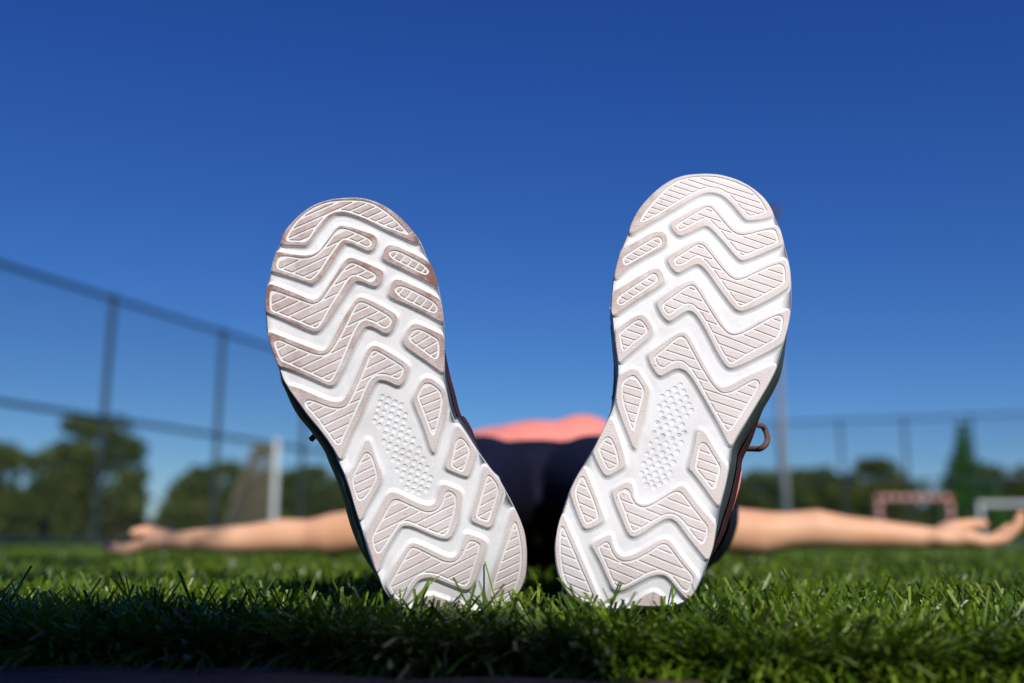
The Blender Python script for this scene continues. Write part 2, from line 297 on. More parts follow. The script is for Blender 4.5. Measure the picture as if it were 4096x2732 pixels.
# ---- outlines of the soles, millimetres in each sole's own plane (x across, y heel to toe)
LEFT_SHOE = dict(
  origin=(-0.03527, 0.60500, 0.02276), across=(0.96638, 0.07964, 0.24448), along=(-0.22721, -0.18060, 0.95695), facing=(0.12037, -0.98033, -0.15643), length=249.9, toe_spring=5,
  outline="-50.2,231.9 -48.6,235.3 -43.2,242.1 -35.5,247.5 -27.8,251.3 -20.6,253.1 -11.3,253.2 -1.3,251.6 5.7,249.4 12.8,245 19,239.2 24.3,231.8 28.4,224.3 31.1,217.6 32,213.2 32.9,205.9 34.5,200.3 35.5,194.7 35.6,187.7 35.3,180.7 35,174.3 33.9,165.8 32.5,159 30.2,148.7 27.1,135.5 26.4,128.6 26.1,119.4 26.2,113.6 27.3,106.9 27.9,110.4 31.9,100.9 36.1,88.3 39,81.3 42.5,73.1 45,70.1 45.4,66.9 46.7,62.3 49.4,52.3 51.4,43.3 52.5,34.4 51.8,25.1 49.7,14.8 47.2,6.9 43.3,0.1 38.5,-4.9 30.5,-8.1 18.8,-7.3 4.2,-3.7 -12.3,1.1 -23,5.4 -30,9.8 -33.8,15.7 -36.3,23 -37.4,31.5 -38.7,37 -39.8,45.8 -40.2,55.1 -40.9,63.3 -41.6,78.9 -43,92.4 -44.6,99.6 -45.4,107.2 -48.2,114.7 -51.1,121.7 -55.8,130.9 -59.4,139.7 -62.9,149.1 -65.1,154.2 -65.8,161.8 -66.9,168.9 -67.7,178.2 -67.7,185.7 -66.7,191.6 -65.3,201 -62.8,208.6 -59.8,214.8 -56.4,222.8 -52.8,229",
  dimples="-11.4,132.3 -8.2,129.8 -4.8,127.1 -1.6,124.7 -13.3,129.2 -10.2,126.6 -6.8,124.1 -3.5,121.4 -0.5,118.6 -15.4,125.8 -12.4,123.1 -8.8,120.6 -5.6,117.9 -2.1,115.3 -17.5,122.4 -14.4,119.6 -10.8,117.2 -7.4,114.5 -4,112 -0.5,109.4 -19,119.2 -16.8,115.8 -12.6,113.8 -9.1,111.3 -5.7,108.7 -2.4,106.1 0.8,103.6 -14.7,110.5 -11.3,107.8 -7.8,105.2 -4.5,102.6 -1.1,100 2.6,97.1 -16.5,106.2 -13.4,103.7 -10,101.2 -6.8,98.6 -3.4,96.3 0.4,93.6 3.7,91 -15.4,100.3 -11.7,97.5 -8.4,95.2 -5.3,92.8 -1.8,90.2 -13.6,94.7 -12.7,88.3 -9.4,85.7 -5.9,83.2 -2.6,80.7 0.4,78.3 3.6,75.9 -8,88.9 -4.1,86.7 -0.9,84.2 2.6,81.6 5.5,79.1 4.7,85.3 1.1,87.7 -11.4,82.2 -7.9,79.7 -4.7,77.2 -1.5,74.8 1.5,72.6 -9.7,76.7 -6.4,74.4 -3.2,72.2 -11,92.6",
  lugs=[
   ("-49.2,232.5 -47.5,236.8 -43,241.7 -35.4,247.1 -27.8,250.8 -20.5,252.5 -11.4,252.6 -1.4,251 5.6,248.8 12.7,244.4 18.9,238.6 24.2,231.2 28.3,223.8 30.9,217 28.8,216 21.8,221 12,228.5 2.3,236.5 -3.2,240.4 -7.8,242.9 -13.3,244.1 -17,242.8 -21,239.8 -26.5,235.7 -31.6,230.4 -34.3,228.7 -37,229.3 -42.9,230.8",
    "-45.5,234.1 -43.6,237.7 -38.5,243.1 -32.5,247.3 -25.6,250.3 -17.3,251.8 -8.8,251.1 1.6,248.9 8.9,245.5 14.6,239.8 19,234.1 22.4,228.6 25.9,222.4 22.5,223.9 12.4,230.5 2.6,237.9 -5.4,243.2 -9.1,244.9 -14.1,245.4 -19,244.1 -23,241.2 -27.2,237.7 -30.2,234.2 -34.3,231 -39.7,232.5", 12.5, 4.0),
   ("-52.6,228.6 -50.7,228.5 -44,225.6 -37.7,223.3 -32.8,222.8 -28.5,223.9 -23.8,227.5 -18.7,232.3 -15.1,235.6 -12.1,236.4 -8.4,235 -1.9,230.9 4.7,227.1 6.7,224.4 5.9,221 3.3,218.1 0.3,217.5 -2.8,219.4 -7.6,223.4 -11.1,225.3 -13,224.8 -16.5,221.8 -23.2,214.6 -30.4,208 -34.8,205.8 -36.6,205.6 -39.5,207.7 -48.4,213.2 -55.9,217.2 -57.4,218.1 -56,221.8",
    "-51.2,226 -45.9,224.8 -39.2,221.9 -34.2,221.3 -28.9,222.5 -22.7,227.3 -17,232.5 -13.6,234.7 -10.4,234 -4.9,230.4 1.5,225.5 3.2,223.1 2.1,220.7 -0.3,220.3 -4.2,223.2 -8.1,226.1 -11.2,227.7 -13.4,227.9 -17.6,224.4 -23.3,219.2 -30.7,211.6 -35.6,208.6 -37.6,208.7 -42.9,212.5 -48.9,216.2 -53.8,219.3 -53.5,221.9", 13.2, 4.9),
   ("-60.9,211.1 -58.5,210.5 -52.6,206.6 -45.3,201.5 -40.5,197.9 -37.5,196.3 -34,197 -28.4,201.8 -21.1,208.8 -16,214.1 -12.6,216.3 -9.8,216 -4.4,212.1 1.5,207.9 5.4,204.7 5.7,202.3 3.3,198.2 -0.1,196 -3.2,197.3 -7.1,200.2 -10.7,201.9 -13.3,200.7 -18.4,195.5 -25.7,188.5 -32.8,182 -37.6,178.2 -40.5,177.7 -43.1,178.9 -49.3,183.5 -56.5,189.1 -63.7,194.2 -65.4,195.7 -64.8,200.7 -62.9,207.2",
    "-60.1,207.1 -58.2,206.7 -50.9,201.9 -45.9,198.8 -39.6,194.5 -35.7,194.2 -31.9,196.2 -26.1,201.8 -18.3,208.8 -14,212.5 -11,213.3 -8,211.5 -3.2,207.2 0.6,204 1,201.9 -0.9,200 -3.2,199.9 -6.5,202.7 -10.5,205.3 -13.4,205.4 -16.8,202.7 -22,197.4 -28.6,190.8 -36.1,182.2 -38.8,180.2 -41,180.4 -48.7,186.2 -56,191.3 -62.3,195.6 -62.6,198 -61.4,203.4", 12.6, 5.2),
   ("-16.6,188.3 -13.7,191.1 -11.2,192.4 -8,191.1 -0.8,185.4 6.3,178.9 7.9,175.6 6.4,173 3.6,169.3 0.5,167.2 -2.4,168.4 -6.6,172.6 -10.1,174.5 -12.8,173.9 -16.2,170.3 -22.6,162 -29.2,153.2 -34.5,147 -37.2,145.1 -40,145.4 -45.7,149.7 -55.3,157 -62.6,161.9 -65.1,162.8 -66.5,169.3 -67.3,178.1 -67.4,184.6 -61.2,180.6 -51.5,173.8 -43.7,168.6 -40.3,166.4 -36.9,166.5 -33.3,169.7 -28.6,175.5 -22.5,182.7",
    "-64.8,176.9 -63.7,178.1 -61.2,177.8 -56,173.7 -49.8,169.2 -44.4,165.6 -39.8,163.7 -35.7,164.2 -31.6,167.5 -26.3,173.2 -20.8,180 -16.1,185.9 -13.1,189 -10.7,189.4 -7.2,187.1 -1.5,182 3.1,177.5 4.3,174.9 2.5,172.1 -0,171.2 -2.1,172 -5.8,175.8 -9.8,178.4 -13.2,178.3 -16.7,175.6 -21.5,169.3 -27.4,160.8 -33.2,153 -37.6,148.3 -39.9,148.2 -45.1,152.4 -52.3,157.8 -59.4,163.4 -62.8,165.6 -64.1,169.9 -64.7,174.6", 12.6, 5.2),
   ("-13.9,160.6 -10.5,162.7 -7.8,162.3 -1.6,156.9 5.4,149.8 8,146.3 7.1,143.6 3.3,138.1 0.2,136 -2.2,136.8 -6.5,140.4 -10.7,142.3 -13.8,141 -19.4,133.7 -25.3,125.4 -33.2,115.8 -39.8,106.6 -43.2,101.7 -44.7,107.2 -47.1,114 -50,121 -54.7,130.1 -58.3,138.9 -64,151.9 -57.2,148.4 -50.1,143 -42.9,137.6 -37.8,135.2 -33.8,135.1 -30.2,138.6 -23.8,146.8 -18.9,153.7",
    "-55.5,138.8 -54,140.2 -51.4,139.6 -46.6,136.2 -41.7,133 -37,131.3 -33,131.5 -28.6,135.9 -22.8,143.7 -17.1,151.5 -12.7,158 -10,160 -7.5,158.5 -1.4,152.5 3.7,147.3 4.6,145.1 2.3,141.3 -0.2,140.4 -2.3,141.5 -6.7,144.5 -11.6,145.4 -16,143.8 -19.3,139.4 -25,131.6 -31.4,123.4 -37.8,115.2 -40.4,111.3 -42.2,110.8 -44,112.7 -46.9,119.7 -49.8,126.7 -52.9,133.1 -55.2,136.5", 12.1, 5.0),
   ("7,213.1 10.1,217.7 12.7,218.9 16.4,217.5 22.8,212.6 30.1,206.8 34.3,202.4 35.1,195.8 35.5,188.6 34.5,188.3 27.3,194.6 17.6,202.6 8.8,209.5 6.9,211.4",
    "11.5,213.9 12.9,215 15.7,214.7 19.7,212.1 25.5,207 30.3,202.4 32.1,199.1 31.1,197.2 29,197.1 25.6,199.9 18.3,205.9 12.5,210.7", 39.2, 4.6),
   ("5.9,190.6 9.3,196.8 11.9,198 15,196.7 20.9,192.2 29.7,185.2 35.2,179.9 34.7,174.2 33.9,166.8 32.4,166.9 25.3,173.4 15.6,181.4 8.1,186.6 5.8,188.9",
    "9.8,191.5 11.4,193.4 14.3,193.4 18.3,190.7 25.1,185.1 30.8,179.8 32.3,176.5 31.1,173.8 28.8,173.8 25.3,176.3 18.6,181.9 11.8,187.5", 37.8, 4.9),
   ("7.6,162 10.9,166.4 15.2,169.8 18,169.7 22,166.8 28.4,161.9 31.8,159 30.5,151.5 27,137.2 24.3,139.6 18.9,146.1 12,153.5 7.9,158.4",
    "11.6,163.1 14.8,165.8 17.3,166.4 20.4,164.9 25.2,160.6 28.2,157.5 27.8,153.3 26.4,148.4 24.6,146.8 22.7,147.5 18.7,152.5 15,156.8 11.9,160.4", 17.2, 4.8),
   ("5.9,127.1 9.3,132.1 13.2,136.4 16.3,137.4 19.4,135.8 23.1,131.7 25.2,127.2 25.5,122.5 24.3,118.1 21.3,111.3 16.4,102.7 12.3,95 10.3,92.6 9.1,96.4 8.3,107.5 6.9,116.5 5.7,123.7",
    "9,128.1 12.2,132 14.4,134.1 17.2,133.7 20.5,130.6 22.6,127 22.7,122.6 20.9,117.2 17.7,111 13.9,104.4 12.5,103.3 11.6,105.6 10.7,113.3 9.7,121 8.8,125.9", 8.4, 5.0),
   ("15.3,83.5 19.5,91.7 24.3,100.5 27.5,106 29.7,102.3 32.6,94.7 35.5,87.8 32.4,82.3 27.6,75 25.6,74.8 16.3,81.3",
    "18.9,84.1 22.1,91 25,96.9 27.6,98.2 29.8,96.1 31.9,90.2 30.3,86.7 25.9,79.3 23.8,78.7 19.9,81.9", 15.8, 4.8),
   ("37,77 38.6,78.7 41.1,74.6 44.3,68.2 45.7,62.8 43.4,58 38.4,49.9 33.3,41.4 27.3,45.4 22,49.5 28.7,61.6 33.9,70.4",
    "38.3,72.8 40.1,71.9 42.4,66.7 43,62.7 40.1,57.2 34.1,47.9 32.1,46.3 28,48.7 26.3,51.1 29,56.2 33.1,63.6", 14.3, 5.0),
   ("48.8,51.3 50.2,46.1 51.5,40.2 51.6,32.3 50.7,23.4 49.1,15.4 46.5,7.5 42.2,0.6 37.5,-3.8 32.3,-6.5 25.7,-7.1 18.8,-5.8 23.1,5.3 27.8,15.1 33.4,25 41.5,37.5",
    "47.6,42.4 48.7,40.9 48.9,32.7 48.1,24.1 46.1,15.6 43,7.9 38.6,1.6 33.6,-2.7 28.5,-4.4 23.4,-3.6 25.5,4 30.5,14.3 36,23.7 42.4,33.8", 11.7, 4.8),
   ("-26,110 -24,109 -23.3,101.9 -22.2,94.2 -21.5,87.3 -23.3,83.7 -27.9,78.6 -33.9,72.1 -39.8,64.8 -40.4,66.3 -41.1,74.5 -41.5,84.8 -42.1,91.5 -38.9,94.5 -35.1,97.4 -30.6,103.8",
    "-29.3,101.8 -33.9,96.7 -37,92.9 -39.1,88.8 -39.1,83.7 -38.5,77.8 -37.1,76.3 -34.5,76.8 -30.3,80.3 -25.7,85.5 -24.3,88 -24.5,93.2 -25,99.6 -26.5,102 -27.7,102.5", 12.1, 5.0),
   ("-21.7,75.9 -18.6,76.8 -16,75.9 -10.2,71.3 -4.4,66.4 -0.4,64 3.6,63.8 6.4,66 8.6,70.7 10.4,73.7 12.2,73.8 16.7,70.9 21.6,66.8 20,61.5 16.4,52 12,45.6 8.9,42.4 6,42.2 1.9,44.2 -4,48.5 -9.3,52.7 -13.3,55.2 -17.2,55.9 -20.6,53.3 -27.3,46.5 -32.8,39.9 -36.9,33.5 -37.4,34.2 -37.8,41.7 -38.4,49.3 -39.1,55.7 -33.8,62.4 -28.5,68.5",
    "-19.8,71.4 -16.8,72.1 -13,69.1 -6.7,64.1 -2.3,60.7 2,59.6 6.3,60.9 9.4,64.1 11.5,68.2 13.5,69.4 16,67.9 17.4,65 16,59 12.6,53 8.7,46.4 6.1,44.8 3.9,45.4 -1.6,49.1 -8.4,54.2 -13.3,57.8 -17.2,58.2 -21.4,54.7 -28,48.3 -32.3,44.3 -34.6,44.4 -35.6,47.4 -35.5,53.7 -32.8,57 -26.8,63.5", 12.6, 5.3),
   ("-15.1,45 -12.3,45 -5.9,40.4 0.8,34.6 5.8,31 9.8,31.1 12.9,34.4 16.5,39.9 18.2,42.6 20.9,41.3 29.3,35.4 27.4,30.7 22.1,21.4 17.7,14.2 13.8,9.8 10.8,9.4 6.3,12.5 -0.2,17.3 -6.1,21.8 -11,23.1 -15.1,22.5 -19.4,18.9 -24.6,13.7 -27.9,10.4 -30.3,13.5 -33.2,20.8 -34,25.2 -28,33.5 -20.8,40.2",
    "-15.2,42.2 -12.9,42.2 -7.1,37.6 -0.9,31.9 4,28.6 8.5,28 13.2,30.8 17.3,36.2 19.5,37.9 22.6,36.6 25,34.2 22.6,29 18,21.3 14.2,14.5 11.4,12.3 8.8,13.3 2.8,17.9 -3,22.8 -9.7,26 -14.4,25.8 -19,22.9 -23.5,18.2 -27.2,14.4 -29.7,16.3 -31.3,21.5 -31.8,24.6 -27.9,28.8 -21.9,35.3", 12.7, 5.3),
   ("-17.4,9.9 -9.9,12.7 -3.9,8.5 4.1,2.6 10.3,-1.7 -2.2,-0 -16.3,4.6",
    None, -16.2, 0),
  ])
RIGHT_SHOE = dict(
  origin=(0.06570, 0.58500, 0.02612), across=(0.97188, -0.12632, -0.19874), along=(0.20155, 0.00971, 0.97943), facing=(-0.12180, -0.99194, 0.03490), length=267.3, toe_spring=15,
  outline="-39.5,223.7 -38.9,230.9 -36.4,240.5 -31.9,249.8 -26.1,258.9 -18.8,266.9 -11,271.8 0.2,274.7 9.8,275.8 21,274 30.6,269.7 38.4,263.7 43.2,258 46.6,251.9 49.3,246 52.4,240.4 54.9,233.3 57.1,227.1 59.3,220.9 61.2,214.7 62.9,205.5 64.1,196.3 64.8,188 64.5,178.8 63.6,169.7 62.7,160.1 61.4,151.1 58.2,140.6 54.6,131.2 50.3,120 47,111 44.3,104.2 43.4,99.5 43.8,93.3 43.5,85.3 43.1,77.4 42.3,69.5 41.7,61.6 41.9,55.5 41.8,48.4 41.4,40.7 40.1,32.8 39.2,27 37.4,21.2 35.7,15.4 32.7,10.5 28.4,7.1 20.8,3.9 5,-0.3 -13.3,-4.2 -23.9,-4.8 -31.2,-3 -36.5,1.1 -39.5,4.6 -42.8,9.5 -45.4,16.1 -47.5,24.6 -47.8,30.1 -47.4,34.8 -47,41.6 -46.6,46.8 -45.9,52 -45.1,57.8 -43.4,64.5 -41.6,70 -38.9,76.8 -35.7,85.5 -33.3,93.9 -31.1,103 -29.6,109.7 -29,114 -29,121.6 -29.5,129.2 -30,133.3 -32.1,142.5 -35.6,152.7 -38.8,163.7 -41.6,174.3 -40.6,168.1 -42.5,180.2 -43.3,190.1 -43.3,197.8 -42.7,206.4 -41.8,212.5 -40.5,220.1",
  dimples="8,132.5 5,129.4 10.2,128.8 1.7,126.6 7.2,126 12.5,125.5 -1.4,123.6 3.9,123.3 9.5,122.3 14.9,121.8 0.8,120.1 6.1,119.6 12.1,118.5 16.8,118.3 -2.2,117.1 2.9,116.8 8.4,116 14.7,114.7 -0.2,113.6 5.1,113.1 10.7,112.6 1.7,110.2 7.2,109.6 13,108.8 -1.6,107.4 3.9,106.7 9.6,105.9 0.6,104 6.2,103 15.1,104.5 -2.4,101.5 2.9,100.2 12,102.2 8.6,99.5 1.9,110.3 -1.7,107.4 0.5,103.9 -2.5,101.3 2.9,100.2 -0,97.6 -3.6,94.5 8.6,99.4 12,102.1 15,104.5 2.1,93.9 5.4,96.5 10.7,95.8 14.2,98.5 -1.3,90.9 -4.3,88.2 7.4,93 12.8,92.3 4.5,90.2 1,87.2 -2.2,84.7 -5.1,82.1 9.5,89.4 6.6,86.8 3.3,83.9 0.1,81.3 -3,78.8 11.6,86 8.6,83.3 5.5,80.6 2.4,77.9 -0.7,75.5 -3.3,73.3 10.7,80 7.6,77.4 4.3,74.9 1.4,72.4 -1.3,70.1 9.1,75 6.1,72.4 3,69.7 -5.5,76.4",
  lugs=[
   ("-39.3,222.9 -38.7,229.8 -36.2,239.3 -31.7,248.6 -26,257.6 -18.7,265.6 -10.9,270.4 0.3,273.4 9.9,274.5 21,272.6 30.5,268.3 38.3,262.4 43.1,256.7 46.2,250.9 44.7,248.2 39.1,245.4 32.3,243.6 30,243.8 25.9,248 19,255.3 13.1,259.4 7.6,260.2 2.3,258.9 -2.5,255.2 -10.4,247.3 -20.7,237.1 -31.1,227.7 -37.2,221.5",
    "-33.8,230.7 -33,234.9 -29.6,243.3 -25,252 -20.3,260.1 -14.5,266 -7.7,269.4 0.5,271.7 10.1,272.6 21.2,270.4 29.4,267.4 36,261.6 40.3,255.5 42.5,252 39.8,249.8 33.1,246.8 31,247.2 26.7,251 19.8,258.4 13.2,263.1 7.7,263.9 1.8,262.5 -4.1,257.8 -12.6,249.8 -21.3,240.5 -29.1,233.5", -11.8, 4.0),
   ("-14.5,231.9 -13.8,234.8 -10.1,238.2 -3.9,244.2 2,248.8 4.7,250.8 8.2,251.3 12.3,247.7 17.9,241.7 23.3,236.5 27.6,234.8 32.2,235.6 38.3,238.1 46.6,241.9 50,242.5 52.1,238.8 54.4,232.4 54,230 48.5,226.1 40.6,220.4 32.6,215.4 30.2,215.7 26.3,218.9 19.5,225.7 12.8,231.9 8.2,235.2 5.8,235.1 2.6,232.9 -2.6,228.5 -6.9,225.8 -9.4,226 -12.8,228.8",
    "-10.8,231.5 -10.1,234.1 -5.9,238.3 -0.8,243.3 4.4,248.5 7.3,249.4 10.7,246.7 16.9,240.2 23,234.4 27.9,232.5 33,233.7 40.1,237.4 46.8,240.2 48.9,239.6 51.3,233.9 51.3,231.2 45.9,227.9 38.5,223 33.2,219.1 31,218.7 27.7,221.1 21,227.9 13.5,235.4 8.1,240 5,240.5 1.3,237.4 -3.4,233.2 -7,230.1 -8.8,229.8", -12.1, 4.9),
   ("-12.5,207.6 -11.9,211 -7.1,215.7 -1.4,220.7 3.9,224.6 7.4,224.9 11.4,221.6 17,215.3 23.8,208.1 28.4,204.4 32.4,204.5 37.2,207.2 47,215.4 54.5,219.3 57.1,220.7 59.8,213.7 61.6,205.8 60.6,201.9 52.6,194.2 42.4,186.3 36.1,182.7 32.6,183.4 28,187.5 19.9,196 12.2,204.8 7.5,208.5 4.6,208.3 1,205.4 -3.6,201.4 -5.8,200.7 -9.8,203.5",
    "-8.5,208.3 -8,210.3 -3.9,214.3 0.6,219 4.2,222.3 7.2,221.9 12.7,216.5 18.9,209.8 25.6,203.9 29.9,202.1 34.2,203.5 40.4,208.4 49.8,215.2 54.7,217.4 56.9,215.8 58.1,210.3 58.7,205.9 56.5,203 49.4,196.8 41.8,190.5 36.7,186.2 33.9,186 29.9,190.3 23,197.8 16.1,205.5 10.6,211 6.7,213.5 3.8,213.4 0.3,209.8 -3.8,206.2 -6.6,205.7", -10.3, 5.1),
   ("-14.5,179.6 -13.2,182.3 -8.3,187.5 -1.8,193.7 3.5,197.1 6.4,197 12,191 18.4,182.9 25.5,174.4 30.1,169.8 33.7,168.9 37.4,170.5 43.9,175.8 52,182.1 59.3,186.1 63.9,189.3 64.1,180 63.2,170.3 62,167.1 54.6,160.5 44.6,152.8 37,147.6 33.7,147.3 30.5,149.7 25.5,155.9 18.2,166.5 11,175.5 7.2,177.9 4.3,177.7 1.3,175 -3.6,169.9 -5.8,169.2 -9.1,171.4 -12.8,176.2",
    "-10.7,177.8 -10,180.4 -5.5,184.9 0.3,191.5 3.9,194.3 6.3,194.1 11.2,188.4 17.7,180.3 24.6,172.4 29.9,168 33.9,167.2 38.2,169.1 44.2,173.8 51.7,180.2 56.8,184.1 59.6,184.3 60.7,181.8 60.8,175.2 59.3,170.2 53.4,165 44.3,158.1 36.5,150.8 34.3,150.1 31,153.3 24.6,161.7 18.1,170.7 11.7,178.1 7.1,182.1 3.1,181.8 0.1,179.1 -3.8,174.7 -6.2,173.1 -8.5,174.8", -11.8, 5.2),
   ("-13.9,145.9 -13.2,148.4 -6.8,154.9 -0.4,161.4 3.1,164.1 6,164.3 9.4,160.8 16.7,150.8 23.9,141.5 28.7,135.9 32.3,134.8 36.4,136.7 43.3,142.6 52.4,149 60.7,154.7 60.8,150.5 57.3,140 53.7,130.6 49.3,119.5 45.4,110.7 42.6,101.6 40.6,103 34.2,112.1 27.2,121.1 20.8,129.2 14.5,136.8 9.8,141 5.7,142 2,140.4 -2,136.8 -4.6,135.1 -7.1,136.4 -11.3,141",
    "-10.1,145.4 -9,147.4 -3.7,153.7 1,159.9 4.1,161.7 6,160.8 11,154.5 17.6,145.6 24.5,137.5 29.2,133.1 33.3,131.5 38.1,133.2 43,137.3 48.9,142.5 51.6,143 53,140.6 51.6,135.5 48.4,127.4 45.1,119.8 42.3,113 40.5,110.4 38.3,110.5 33.6,115.9 26.6,124.5 19.4,134.2 13.1,141.8 7.9,145.9 3.3,146 0.3,143.7 -2.7,140.8 -4.8,139.8 -7.4,141.7", -8.6, 5.1),
   ("-42,209.7 -36,214.7 -29.9,220.4 -24.2,225.5 -19.6,226.9 -16.4,225.5 -14.5,221.1 -15.1,217.7 -19.7,213.5 -27.5,207 -35.1,199.8 -39.9,193.2 -42.2,190.3 -42.6,195.9 -42.2,203.8",
    "-39.4,203.9 -38.7,206.3 -32.7,212.6 -26.5,218.3 -21.9,222.5 -19.5,222.6 -17.9,220.2 -18.1,217.8 -22.2,213.8 -29.3,207.3 -35.5,201.7 -37.4,200.7 -38.5,201.8", -14.3, 4.4),
   ("-41.9,181.5 -38.3,184.6 -30.7,191.6 -23.1,198.7 -20,201.1 -16.6,201.7 -13.7,199 -12.2,194.8 -13.2,192.1 -18.1,186.9 -25.7,180 -33.1,172.5 -38.8,166.6 -40.3,168.8 -41.2,175.4",
    "-38.1,177.2 -37.4,179.8 -31,186.5 -23.9,193.4 -20,197.9 -17.6,197.7 -16.2,194.8 -16.8,192.8 -21.3,188.2 -27.3,182.2 -33.2,175.9 -35.3,174.6 -37.1,174.9", -16.5, 4.4),
   ("-35.4,157.7 -34.8,159 -30,164.7 -24.5,169.9 -21.1,170.8 -17.9,168.6 -14.2,164.4 -13.3,161 -15.3,157 -20.5,150.7 -26.2,143.7 -30.1,138.2 -31.8,143.3 -34.4,151.2",
    "-32.9,156.3 -32,158.3 -27.9,162.9 -24,166.9 -21.7,167.2 -18.5,164.3 -16.8,162.1 -16.9,160 -19.8,156.5 -23.7,152.5 -26.9,147.7 -28.5,146.6 -30,147.8 -31.4,151.7", -8.3, 4.6),
   ("-28.9,128.9 -27,132.2 -23.1,135.9 -20.4,137 -17.3,135.8 -12.9,130.6 -9.4,126.6 -9,121.4 -9.2,112.6 -10.3,102.5 -11.1,94.3 -11.5,89.5 -13.3,91 -15.8,95.1 -21.3,103.9 -25.5,111.3 -27.7,116.2 -28.6,122.5",
    "-25.8,127.1 -24.3,129.8 -21.3,132.4 -19,132.5 -15.5,129 -12.5,125.4 -12.2,121.4 -12.7,116 -13.5,107.7 -13.9,100.7 -14.7,100.3 -16.2,102 -19.1,107.3 -22.9,114.1 -24.7,119.1 -25.5,123.6", -7.1, 5.0),
   ("-29.1,105 -27.2,103.6 -23.8,97.8 -19.5,89.4 -15.8,81.6 -15.7,78.2 -19.6,74.6 -23.5,71.2 -26.3,71 -29.9,74.9 -35.3,82.4 -35,84.8 -33,93.2 -30.4,102.4",
    "-32.5,86.1 -31.1,90.7 -29.3,93.3 -27.1,93.6 -24.2,90.3 -21.6,85.6 -19.4,80.3 -19.6,78 -22.6,75.4 -24.7,74.8 -26.8,76.6 -29.9,81.1 -32.2,84.7", -12.5, 4.8),
   ("-39.4,72.4 -38.7,73.4 -35.5,68.6 -31.5,62.6 -25.9,53.6 -21,45.6 -25.9,41.3 -31.9,37.6 -36.5,43.6 -41.9,52.6 -44.2,57.3 -43.6,61.4 -41.6,67.7",
    "-41.6,58.4 -40.8,63.6 -39.8,66.9 -38.5,67.8 -36.8,66.1 -32.8,60.1 -28.7,53.6 -25.2,47 -26,45.1 -30.5,41.7 -31.9,41.7 -34.5,45.1 -38.7,52.2", -12.6, 4.9),
   ("-46.3,44.8 -44,41.3 -38.5,33.5 -31.5,23.3 -25.5,14.7 -20.1,6.5 -17,1.7 -14.3,-3 -18.3,-3.8 -25.1,-3.6 -30.8,-1.8 -35.6,1.6 -39.1,5.8 -42.3,10.7 -45.2,18.3 -47.1,26.8 -47.6,33.9 -47.2,41.2",
    "-45.6,33.7 -45.4,36.9 -44.2,36.8 -40.4,31.5 -35,23.7 -29.6,15.5 -24.4,8.3 -21.3,3.5 -19.4,-0.8 -23.9,-0.9 -30.3,0.5 -35.1,3.9 -38.8,8.6 -41.6,15.2 -44,24.1", -10.1, 4.8),
   ("22,107.1 24,108.3 27.1,106.3 32.1,99.9 38.1,93.1 42,89.3 42.8,81.1 42,73.7 41.1,65.7 36.9,69.3 30.4,75.9 23.9,81.9 21,84.1 20.7,86.3 21.7,95 22,101.9",
    "24.4,85.9 24.4,92.7 24.7,99 26.4,100.8 28.8,99.8 32.9,94.9 37.6,89.6 38.8,87 38.2,81.9 37.7,76.5 36,75.3 34.2,76.3 29.6,80.7 25.2,84.4", -8.8, 4.9),
   ("-20.5,62.5 -18,65.8 -13.1,69.6 -10.3,70.1 -8.7,67.1 -7.3,62.3 -4.4,58.9 -0.5,58.9 4.1,61.2 9.9,66.2 16.6,72.6 19.1,74.2 22.9,71 30.1,64.1 37.7,57.9 41.2,54.7 41.7,47.7 41.3,40.6 39.8,34.3 34.2,39.1 25.9,46.2 19.4,52.6 15.3,54 11.7,52.7 6.4,47.8 0.8,42.2 -2.7,39.6 -5.4,39.6 -8.1,42.1 -12.8,49.5 -17.4,56.4",
    "-16.7,61.6 -15.9,63.7 -12.9,65.8 -10.5,65 -8.8,61.4 -5.9,58.1 -1.8,56.9 2.9,58.7 7.7,63 13.9,68.7 17.5,70.3 20.6,68.3 25.9,63.3 32.3,57.4 36.7,53.8 37.4,49.6 36.7,45.1 35.2,43.1 32.8,44.3 27.7,48.7 21.9,54.2 17.1,56.5 12.8,55.7 8.4,52.6 2.2,46.9 -3.2,42.8 -4.8,42.5 -7.8,46.6 -11.9,54.1 -15,58.5", -10.2, 5.2),
   ("-26.9,30.3 -22.4,34.5 -16.4,38.8 -15.1,34.4 -12,29.5 -8.8,27.4 -5.5,27.8 -1.5,30 4.3,34.5 10.5,40.1 14.5,42.3 17.4,41.5 22.6,36.5 29.8,29.9 35.4,25.6 35.9,19.8 34.9,14.5 32.2,11 27,14.7 21.1,20 17.5,21.9 13.2,21.3 8.7,19 2.4,13.9 -3.4,9.4 -7.5,7.5 -10.4,8.5 -14.1,13.7 -19.4,21.4 -23.7,26.6",
    "-22.3,29.6 -21.2,31.2 -18.3,33.7 -16.5,33 -14.7,29.5 -11.3,25.8 -7.2,24.7 -3.5,25.5 1.5,28.4 7.3,33.4 12.4,38.6 15.6,39.2 18.8,36.8 25.3,30.6 32.1,25.5 33.6,23.1 33,17.6 31.2,15.1 28.3,16.1 23.1,20.9 18.3,23.7 13.4,23.8 8.8,21.7 3,16.8 -3.2,11.7 -6.8,9.8 -9.1,10.4 -12,14.2 -16.6,21.4 -20.4,26.7", -10.4, 5.2),
   ("4.1,4.5 8.8,9.3 12.7,11.7 16.1,11.3 20,7.8 21.8,5.2 3,1.3",
    None, 12.2, 0),
  ])

# ------------------------------------------------------------------ the ground
def edge_y(x):           # front edge of the artificial turf (runs slightly diagonally)
    return .520 - .15 * x + .006 * np.sin(x * 37) + .004 * np.sin(x * 91 + 1)

